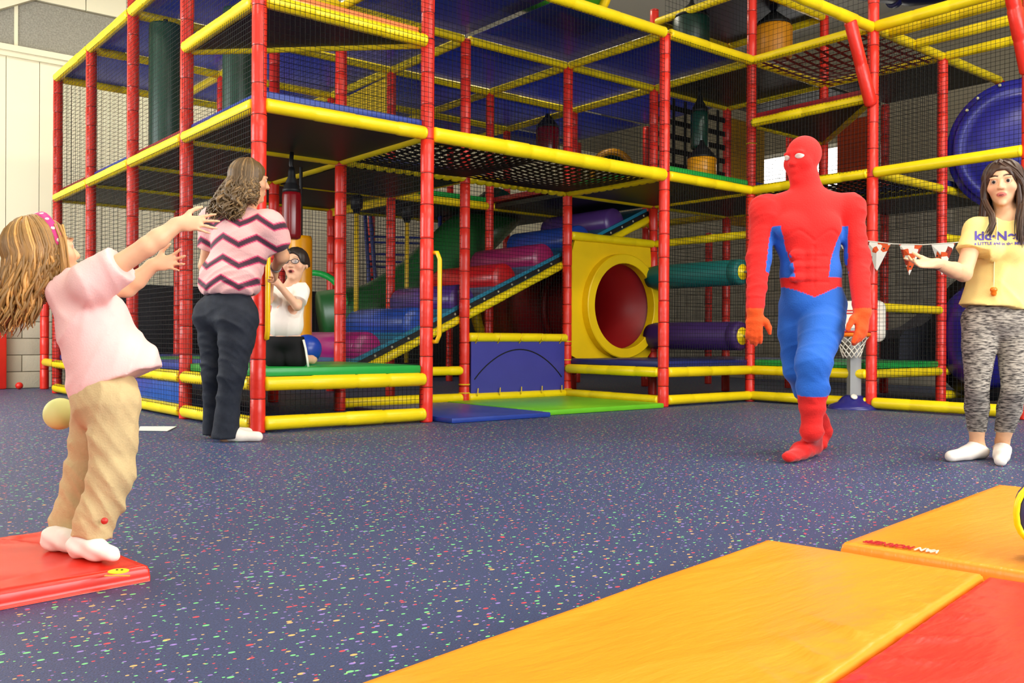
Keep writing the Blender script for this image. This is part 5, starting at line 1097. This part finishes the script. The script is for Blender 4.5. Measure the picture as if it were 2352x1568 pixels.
# ---- woman in the zigzag top, seen from behind
def zigzag():
    D0 = 5.45; J = lambda x, y, d=0.0: W(x, y, D0+d)
    t = thing('person', 'woman in a pink zigzag top and dark jeans seen from behind at the frame', 'person', tuple(floorpt(520, 1012, 0)))
    bf = nv(fx*0.8+rx*0.6); bw = nv(bf.cross(ZV)); A = (bw, bf, ZV)
    shL, shR = J(492, 508, 0.10), J(618, 518, -0.08); elR, wrR = J(648, 588, 0.06), J(632, 616, 0.3); elL, wrL = J(474, 610, 0.2), J(520, 630, 0.36)
    hipL, hipR = J(492, 722, 0.07), J(550, 728, -0.04); knL, knR = J(490, 860, 0.09), J(534, 855, -0.04)
    fR = floorpt(516, 1014, 0); tR = floorpt(592, 1014, 0); fL = floorpt(486, 1008, 0)+fx*0.05; tL = fL+nv(rx+fx*0.3)*0.2
    anL, anR = Vector((fL.x, fL.y, 0.09)), Vector((fR.x, fR.y, 0.09))
    H = 0.245; hc = J(574, 416); hf = nv(rx*0.86+fx*0.42-ZV*0.05); hu = nv(ZV+rx*0.03); hw = hf.cross(hu)
    s = Sdf(*bounds([shL, shR, elR, wrR+fx*0.15, wrL, fR, tR, fL, tL, hc+ZV*0.1], 0.12), 0.006)
    P = head(s, hc, hf, hu, H, 0.85, 0.011, 1.0)
    s.cap(hc-ZV*0.09, J(560, 492), 0.055, 0.065, 0.03); s.cap(J(558, 505), shL, 0.06, 0.055, 0.03); s.cap(J(558, 505), shR, 0.06, 0.055, 0.03)
    s.ell(J(548, 570), A, (0.15, 0.11, 0.2), 0.05); s.ell(J(530, 690), A, (0.12, 0.09, 0.12), 0.03)
    s.cap(shR, elR, 0.052, 0.042, 0.015); s.cap(elR, wrR, 0.042, 0.028, 0.015); s.cap(shL, elL, 0.055, 0.045, 0.02); s.cap(elL, wrL, 0.045, 0.03, 0.02)
    hand(s, wrR, fx*0.8-ZV*0.7-rx*0.1, -rx, 0.17, 0.7, 0.1, 1, 0.007); hand(s, wrL, fx+rx*0.5, -ZV, 0.17, 0.5, 0.1, -1, 0.007)
    for hp, kk, aa, h_, t_ in ((hipL, knL, anL, fL, tL), (hipR, knR, anR, fR, tR)):
        s.cap(hp, kk, 0.085, 0.055, 0.03); s.cap(kk, aa, 0.055, 0.036, 0.02); s.cap(aa, Vector((h_.x, h_.y, 0.036)), 0.036, 0.034, 0.02); s.cap(Vector((h_.x, h_.y, 0.036)), Vector((t_.x, t_.y, 0.026)), 0.034, 0.027, 0.02)
    Ah = (hw, hf, hu)
    sdfobj('body', s, SKIN, t, lambda V: face_col(V, P, Ah, H, (228, 172, 132), (196, 104, 96)), 2)
    eyes(t, P, Ah, H)
    g = Sdf(*bounds([hipL, hipR, fL, fR, J(520, 660)], 0.22), 0.007)
    g.ell(J(523, 705), A, (0.172, 0.125, 0.16), 0.03); g.ell(hipR-bf*0.02-ZV*0.01, A, (0.10, 0.115, 0.12), 0.03); g.ell(hipL-bf*0.02-ZV*0.01, A, (0.095, 0.11, 0.12), 0.03)
    for hp, kk, aa, r in ((hipL, knL, anL, (0.092, 0.064, 0.06, 0.07)), (hipR, knR, anR, (0.108, 0.076, 0.066, 0.08))):
        m = hp.lerp(kk, 0.4); g.cap(hp, m, r[0], r[0]*0.92, 0.04); g.cap(m, kk, r[0]*0.92, r[1], 0.03); c2 = kk.lerp(aa, 0.45); g.cap(kk, c2, r[1], r[2], 0.02); g.cap(c2, Vector((aa.x, aa.y, 0.0)), r[2], r[3], 0.02)
    g.cut((0, 0, 0.022), (0, 0, -1)); g.cut(J(525, 646), (0, 0, 1))
    o0 = np.array(J(520, 800)); rxx = np.array(rx)
    g.wrinkle(lambda V: folds(V, o0, rxx, 5, 0.006, 62, 1.35, 8, 0.35)*(0.35+np.exp(-((V[:, 2]-0.42)/0.16)**2)+0.6*np.exp(-((V[:, 2]-0.72)/0.08)**2)))
    sdfobj('jeans', g, mat('dark_denim', (40, 44, 54), 0.75, 0.25, 0.2, 25, 0.2, 220), t)
    for (h_, t_) in ((fL, tL), (fR, tR)):
        q = Sdf(*bounds([h_, t_], 0.12), 0.006); q.cap(Vector((h_.x, h_.y, 0.04)), Vector((t_.x, t_.y, 0.03)), 0.039, 0.031, 0.02); q.cap(Vector((h_.x, h_.y, 0.1)), h_.lerp(t_, 0.45)+ZV*0.035, 0.036, 0.034, 0.03); q.cut((0, 0, 0.002), (0, 0, -1))
        sdfobj('sock', q, mat('white_sock', (244, 232, 220), 0.8, 0.2, 0.03, 30), t)
    q = Sdf(*bounds([shL, shR, elR, J(440, 690), J(620, 690), J(560, 470)], 0.2), 0.006)
    q.ell(J(552, 560), A, (0.205, 0.15, 0.2), 0.05); q.ell(J(528, 630), A, (0.205, 0.155, 0.13), 0.06); q.ell(J(525, 662), A, (0.198, 0.15, 0.07), 0.05)
    q.cap(J(558, 505), shL, 0.075, 0.08, 0.04); q.cap(J(558, 505), shR, 0.075, 0.08, 0.04)
    e = shR.lerp(elR, 0.85); q.cap(shR, e, 0.085, 0.075, 0.05); q.cutbox(shR.lerp(elR, 0.62), (elR-shR), e, 0.11); q.cap(J(600, 560), shR.lerp(elR, 0.4), 0.09, 0.07, 0.06)
    e = shL.lerp(elL, 0.7); q.cap(shL, e, 0.085, 0.07, 0.05); q.cutbox(shL.lerp(elL, 0.6), (elL-shL), e, 0.11)
    q.cut(J(525, 675), (0, 0, -1))
    q.wrinkle(lambda V: folds(V, o0, rxx, 5, 0.007, 66, 1.9, 9, 0.4)*(0.3+sstep(-V[:, 2], -1.12, -0.98)))
    def zz(V):
        z = V[:, 2]; x = (V-o0)@rxx-0.02; per = 0.2; tr = np.abs(((x/per) % 1)-0.5)*2; v = (z-0.055*tr+0.10*np.maximum(0, x-0.09))
        m = np.abs(((v/0.122) % 1)-0.5)*0.122; C = np.tile(lc((246, 188, 184)), (len(V), 1)); a = 1-sstep(m, 0.020, 0.025); C = C*(1-a[:, None])+lc((228, 70, 116))*a[:, None]; a = 1-sstep(m, 0.012, 0.017); C = C*(1-a[:, None])+lc((74, 50, 62))*a[:, None]; return C
    sdfobj('top', q, CLOTH, t, zz)
    haircap(t, hc, hf, hu, H, (104, 80, 50), 21, 0.006)
    locks(t, hc, hf, hu, H, 620, 0.27, (122, 95, 60), 21, 0.0085, 0.026, 2.4, grav=nv(Vector((0, 0, -1))-rx*0.3), face=1.15, spread=3.2, lenfn=lambda p: 1.0 if abs(p) > 1.6 else 0.6)
    d = (wrR-elR).normalized(); MB().lathe([(0.03, -0.012), (0.036, -0.01), (0.036, 0.01), (0.03, 0.012)], wrR-d*0.03, d, 20, closed=True).build('watch', STEEL, t, True)
zigzag()

# ---- boy kneeling on the low deck
def boy():
    D0 = 6.35; J = lambda x, y, d=0.0: W(x, y, D0+d); zd = ZL+0.104
    t = thing('person', 'young boy with glasses in white tee and black shorts kneeling on the green deck', 'person', tuple(Vector((J(655, 840).x, J(655, 840).y, zd))))
    bf = nv(-fx*0.93-rx*0.3); bw = nv(bf.cross(ZV)); A = (bw, bf, ZV)
    shR, shL = J(634, 668, 0.02), J(692, 668, -0.02); elL, haL = J(682, 703, -0.12), J(641, 654, -0.22); elR, haR = J(616, 690, -0.10), J(624, 634, -0.2)
    H = 0.236; hc = J(679, 608); hf = nv(-fx*0.97-rx*0.12+ZV*0.1); hu = nv(ZV+fx*0.1); hw = hf.cross(hu)
    kR, kL = J(634, 838), J(680, 838); kR.z = kL.z = zd+0.055; hipR, hipL = J(636, 780, 0.02), J(674, 780, 0.0)
    aR, aL = kR+fx*0.26, kL+fx*0.26+rx*0.05; aR.z = aL.z = zd+0.04
    s = Sdf(*bounds([hc+ZV*0.1, elL, elR, haR, kR, kL, aR, aL], 0.12), 0.006)
    P = head(s, hc, hf, hu, H, 0.6, 0.010, 1.0, True, True)
    s.cap(hc-ZV*0.08, J(664, 660), 0.04, 0.045, 0.02); s.ell(J(660, 715), A, (0.09, 0.07, 0.14), 0.03); s.cap(shR, shL, 0.04, 0.04, 0.02)
    s.cap(shL, elL, 0.033, 0.03, 0.015); s.cap(elL, haL, 0.03, 0.022, 0.015); s.cap(shR, elR, 0.033, 0.028, 0.015); s.cap(elR, haR, 0.028, 0.022, 0.015)
    hand(s, haL, (haL-elL)+ZV*0.02, bf*-1+rx*-0.6, 0.11, 0.75, 0.15, 1, 0.006, None, 0.6, 0.3); hand(s, haR, ZV+rx*0.1, rx, 0.11, 0.7, 0.15, 1, 0.006)
    s.ell(J(655, 775), A, (0.1, 0.08, 0.08), 0.03)
    for hp, kk, aa in ((hipR, kR, aR), (hipL, kL, aL)): s.cap(hp, kk, 0.055, 0.045, 0.03); s.cap(kk, aa, 0.043, 0.03, 0.02); s.cap(aa, aa+fx*0.1, 0.03, 0.022, 0.02)
    Ah = (hw, hf, hu)
    sdfobj('body', s, SKIN, t, lambda V: face_col(V, P, Ah, H, (240, 190, 156), (190, 96, 90), (80, 56, 42), mouth=0.045, browk=0.5), 2)
    eyes(t, P, Ah, H)
    q = Sdf(*bounds([shR, shL, elL, J(655, 790), J(664, 650)], 0.12), 0.006)
    q.ell(J(662, 700), A, (0.115, 0.09, 0.13), 0.04); q.ell(J(656, 745), A, (0.128, 0.105, 0.12), 0.05); q.cap(shR, shL, 0.052, 0.052, 0.03)
    q.cap(shL, shL.lerp(elL, 0.8), 0.05, 0.058, 0.03); q.cutbox(shL.lerp(elL, 0.72), elL-shL, elL, 0.09); q.cap(shR, shR.lerp(elR, 0.8), 0.05, 0.055, 0.03); q.cutbox(shR.lerp(elR, 0.72), elR-shR, elR, 0.09)
    q.cut(J(656, 776), (0, 0, -1)); q.ell(J(665, 650, -0.02), A, (0.05, 0.055, 0.035), 0.005, 'sub')
    o0 = np.array(J(655, 740)); q.wrinkle(lambda V: folds(V, o0, np.array(rx), 4, 0.005, 55, 0.3, 12))
    sdfobj('shirt', q, mat('white_tee', (246, 240, 230), 0.8, 0.2, 0.02, 20), t)
    g = Sdf(*bounds([hipR, hipL, kR, kL], 0.16), 0.0065); g.ell(J(655, 785), A, (0.12, 0.095, 0.07), 0.03)
    for hp, kk in ((hipR, kR), (hipL, kL)): g.cap(hp, kk, 0.075, 0.078, 0.03); g.cap(kk, kk+fx*0.1, 0.072, 0.06, 0.02)
    g.cut((0, 0, zd+0.002), (0, 0, -1)); g.cut(J(655, 772), (0, 0, 1))
    so = sdfobj('shorts', g, mat('black_cloth', (24, 24, 26), 0.8, 0.2), t)
    MB().tube([J(697, 780, -0.06), J(702, 800, -0.07), J(706, 825, -0.08), J(708, 842, -0.08)], 0.009, 6, flat=0.5).build('white_stripe', WHITE, so, True)
    def ex(S, PP, AA): pass
    haircap(t, hc, hf, hu, H, (38, 28, 24), 31, 0.0055, low=-0.02)
    gm = mat('dark_frame', (50, 50, 56), 0.3, metal=0.5); gl = thing('glasses', 'thin rectangular glasses worn by the kneeling boy', 'glasses', tuple(P(0, 0.45, 0.03)))
    for x in (-1, 1):
        ring = [P(0.15*x+0.105*math.cos(a), 0.475-0.03*abs(math.cos(a)) if math.cos(a)*x > 0 else 0.475, 0.02+0.07*math.sin(a)) for a in [2*math.pi*k/16 for k in range(18)]]
        MB().tube(ring, 0.0025, 6, cap=False).build('rim', gm, gl, True)
        n = 16; MB().add(ring[:16], [tuple(range(16))]).build('lens', mat('lens_glare', (226, 232, 236), 0.05, 1.0, alpha=0.35), gl)
        MB().tube([P(0.255*x, 0.445, 0.04), P(0.345*x, 0.2, 0.03), P(0.36*x, -0.02, 0.03)], 0.0022, 6).build('temple', gm, gl, True)
    MB().tube([P(-0.045, 0.478, 0.03), P(0, 0.485, 0.045), P(0.045, 0.478, 0.03)], 0.0025, 6).build('bridge', gm, gl, True)
boy()

# ---- girl in pink, arms thrown up
def girl():
    D0 = 2.47; J = lambda x, y, d=0.0: W(x, y, D0+d); zm = 0.047
    t = thing('person', 'small girl in pale pink tee and khaki trousers leaning back with arms raised', 'person', tuple(floorpt(200, 1285, zm)))
    bu = nv(ZV*0.95-rx*0.30); bf = nv(rx*0.84+fx*0.48+ZV*0.25); bw = nv(bf.cross(bu)); A = (bw, bf, bu)
    shN, shF = J(212, 648, -0.085), J(190, 662, 0.09); elN, wrN = J(338, 566, -0.09), J(412, 513, -0.06); elF, wrF = J(292, 662, 0.13), J(356, 606, 0.12)
    hN, hF = J(264, 925, -0.055), J(222, 925, 0.05); kN, kF = J(258, 1085, -0.06), J(196, 1090, 0.06); aN, aF = J(212, 1222, -0.07), J(158, 1212, 0.05)
    heN = floorpt(184, 1280, zm); heN.z = zm+0.03; toN = floorpt(258, 1290, zm); toN.z = zm+0.02; heF = floorpt(124, 1262, zm); heF.z = zm+0.03; toF = floorpt(190, 1272, zm); toF.z = zm+0.02
    H = 0.196; hc = J(100, 584, 0.02); hf = nv(rx*0.70+fx*0.62+ZV*0.24); hu = nv(ZV*0.95-rx*0.22); hw = hf.cross(hu)
    s = Sdf(*bounds([hc+ZV*0.1, J(490, 470), J(430, 620, 0.15), heN, toN, heF, toF, J(20, 600)], 0.06), 0.0045)
    P = head(s, hc, hf, hu, H, 0.6, 0.009, 1.0, True, True)
    s.cap(hc-hu*0.07-hf*0.01, J(160, 668), 0.036, 0.042, 0.02); s.cap(J(165, 672), shN, 0.04, 0.036, 0.02); s.cap(J(165, 672), shF, 0.04, 0.036, 0.02)
    s.ell(J(200, 740), A, (0.085, 0.07, 0.12), 0.03); s.ell(J(235, 860), A, (0.085, 0.07, 0.08), 0.03)
    for a, b, c in ((shN, elN, wrN), (shF, elF, wrF)):
        s.cap(a, b, 0.029, 0.025, 0.012); s.cap(b, b.lerp(c, 0.35), 0.025, 0.0255, 0.01); s.cap(b.lerp(c, 0.35), c, 0.0255, 0.0175, 0.01)
    hand(s, wrN, nv(rx*0.97+ZV*0.02+fx*0.1), nv(fx*0.9-ZV*0.25), 0.108, 0.12, 0.5, 1, 0.004, (0.05, 0.1, 0.18, 0.2), 1.35, 0.0)
    hand(s, wrF, nv(rx*0.95+ZV*0.1-fx*0.15), nv(-fx*0.9+ZV*0.1), 0.108, 0.18, 0.75, -1, 0.004, (0.25, 0.15, 0.15, 0.2), 1.15, 0.0)
    for hp, kk, aa, h_, t_ in ((hN, kN, aN, heN, toN), (hF, kF, aF, heF, toF)):
        s.cap(hp, kk, 0.045, 0.034, 0.02); s.cap(kk, aa, 0.034, 0.024, 0.02); s.cap(aa, h_, 0.024, 0.026, 0.01); s.cap(h_, t_, 0.026, 0.018, 0.01)
    Ah = (hw, hf, hu)
    sdfobj('body', s, SKIN, t, lambda V: face_col(V, P, Ah, H, (240, 186, 146), (206, 116, 108), (150, 110, 70)), 2)
    eyes(t, P, Ah, H, (70, 90, 110))
    # trousers with rolled cuffs
    g = Sdf(*bounds([hN, hF, aN, aF, J(240, 840)], 0.12), 0.005)
    g.ell(J(243, 905), A, (0.092, 0.08, 0.09), 0.03); g.ell(J(234, 925, 0.0), A, (0.085, 0.07, 0.08), 0.03)
    for hp, kk, aa, r in ((hN, kN, aN, (0.064, 0.053, 0.046, 0.043)), (hF, kF, aF, (0.06, 0.05, 0.044, 0.042))):
        m = hp.lerp(kk, 0.5); g.cap(hp, m, r[0], r[1]*1.03, 0.03); g.cap(m, kk, r[1]*1.03, r[1], 0.02); c2 = kk.lerp(aa, 0.6); g.cap(kk, c2, r[1], r[2]*1.05, 0.02); g.cap(c2, aa+(aa-kk).normalized()*0.06, r[2]*1.05, r[3], 0.01)
        g.cap(aa-ZV*0.012, aa+ZV*0.02, r[3]*1.08, r[3]*1.1, 0.004)
    for aa, kk in ((aN, kN), (aF, kF)): g.cutbox(aa-ZV*0.008, nv((aa-kk)*0.7+Vector((0, 0, -0.15))), aa-ZV*0.06, 0.12)
    g.cut(J(240, 862), nv(bu))
    o0 = np.array(J(230, 1050)); rxx = np.array(rx)
    g.wrinkle(lambda V: folds(V, o0, rxx, 4, 0.0055, 60, 1.0, 14, 0.7, 3)+folds(V, o0, rxx, 4, 0.0035, 120, 0.7, 17, 0.8, 2))
    so = sdfobj('trousers', g, mat('khaki_cloth', (208, 182, 134), 0.8, 0.2, 0.06, 30, 0.2, 200), t)
    MB().lathe([(0, 0.004), (0.008, 0.003), (0.009, 0)], J(240, 1196, -0.125), -fx+rx*0.3, 12).build('cuff_button', mat('red_button', (210, 50, 40), 0.4), so, True)
    for h_, t_, aa in ((heN, toN, aN), (heF, toF, aF)):
        q = Sdf(*bounds([h_, t_, aa], 0.07), 0.0045); q.cap(aa, h_, 0.033, 0.032, 0.012); q.cap(h_+ZV*0.002, h_.lerp(t_, 0.5)+ZV*0.004, 0.031, 0.029, 0.012); q.cap(h_.lerp(t_, 0.5)+ZV*0.002, t_, 0.028, 0.02, 0.012); q.cut((0, 0, zm-0.001), (0, 0, -1))
        q.wrinkle(lambda V: 0.0018*np.sin(V[:, 2]*170+((V-o0)@rxx)*80)); sdfobj('sock', q, mat('white_sock', (246, 236, 222), 0.8, 0.2, 0.03, 30), t)
    # loose tee
    q = Sdf(*bounds([shN, shF, J(300, 630, -0.1), J(350, 840), J(165, 920), J(110, 740)], 0.12), 0.005)
    q.cap(J(176, 674), J(206, 735), 0.064, 0.076, 0.03); q.ell(J(216, 750), A, (0.096, 0.08, 0.11), 0.03)
    q.cap(J(216, 735), J(258, 868), 0.078, 0.094, 0.03); q.cap(J(235, 800), J(298, 838), 0.075, 0.07, 0.06); q.cap(J(235, 830), J(218, 900), 0.06, 0.062, 0.05)
    q.cap(J(168, 672), shN, 0.052, 0.05, 0.03); q.cap(J(168, 672), shF, 0.052, 0.05, 0.03)
    e = shN.lerp(elN, 0.55); q.cap(shN, e, 0.052, 0.052, 0.03); q.cutbox(shN.lerp(elN, 0.52), (elN-shN), shN.lerp(elN, 0.75), 0.1)
    e = shF.lerp(elF, 0.6); q.cap(shF, e, 0.05, 0.05, 0.03); q.cutbox(shF.lerp(elF, 0.6), (elF-shF), shF.lerp(elF, 0.85), 0.07)
    q.cut(J(262, 878), nv(-bu*0.93-bf*-0.0+rx*0.10))
    q.ell(J(152, 648), A, (0.05, 0.05, 0.035), 0.006, 'sub')
    def tw(V):
        x = (V-o0)@rxx; z = V[:, 2]; a = x*0.75+z*0.65; b = -x*0.65+z*0.75
        return folds(V, o0, rxx, 5, 0.007, 45, -0.7, 15, 0.45)*sstep(-z, -0.85, -0.6)+folds(V, o0, rxx, 3, 0.004, 60, 0.9, 16)*sstep(z, 0.62, 0.7)
    q.wrinkle(tw)
    sdfobj('shirt', q, mat('pink_tee', (250, 204, 198), 0.8, 0.2, 0.03, 20, 0.12, 220), t)
    # hair and headband
    haircap(t, hc, hf, hu, H, (168, 124, 66), 41, 0.0045)
    locks(t, hc, hf, hu, H, 520, 0.215, (184, 138, 76), 41, 0.0058, 0.012, 1.5, grav=nv(Vector((0, 0, -1))-rx*0.22), face=1.0, spread=1.1, lenfn=lambda p: 1.0 if abs(p) > 1.5 else 0.7, npts=16)
    bundle(t, [P(0.3, 0.18, 0.3), P(0.37, 0.16, 0.05), P(0.37, 0.1, -0.25), P(0.3, 0.05, -0.55), P(0.2, -0.1, -0.8)], 46, 0.004, 0.01, (184, 138, 76), 42)
    arc = [P(0.375*math.sin(a)*1.02, 0.13-0.05*math.cos(a), 0.13+0.435*math.cos(a)) for a in [math.radians(v) for v in range(-112, 113, 14)]]
    hbm = mat('pink_band', (226, 50, 130), 0.5)
    o = MB().tube(arc, 0.013, 8, flat=0.3, up=hf).build('headband', hbm, t, True)
    for a in (-95, -72, -50, -28, 0, 28, 50, 72, 95):
        an = math.radians(a); p = P(0.375*math.sin(an)*1.02, 0.13-0.05*math.cos(an), 0.13+0.435*math.cos(an)); nn = nv(p-P(0, 0.1, 0.1))
        MB().lathe([(0, 0.0045), (0.005, 0.004), (0.006, 0.002)], p, nn, 10).build('dot', WHITE, o, True)
girl()
q = W(138, 950, 2.6); tag(MB().lathe([(0.045*math.sin(a*math.pi/14), -0.045*math.cos(a*math.pi/14)) for a in range(15)], q, n=28).build('ball', mat('pale_yellow_ball', (236, 236, 150), 0.6), None, True), 'pale yellow ball in mid-air beside the girl in pink', 'ball')
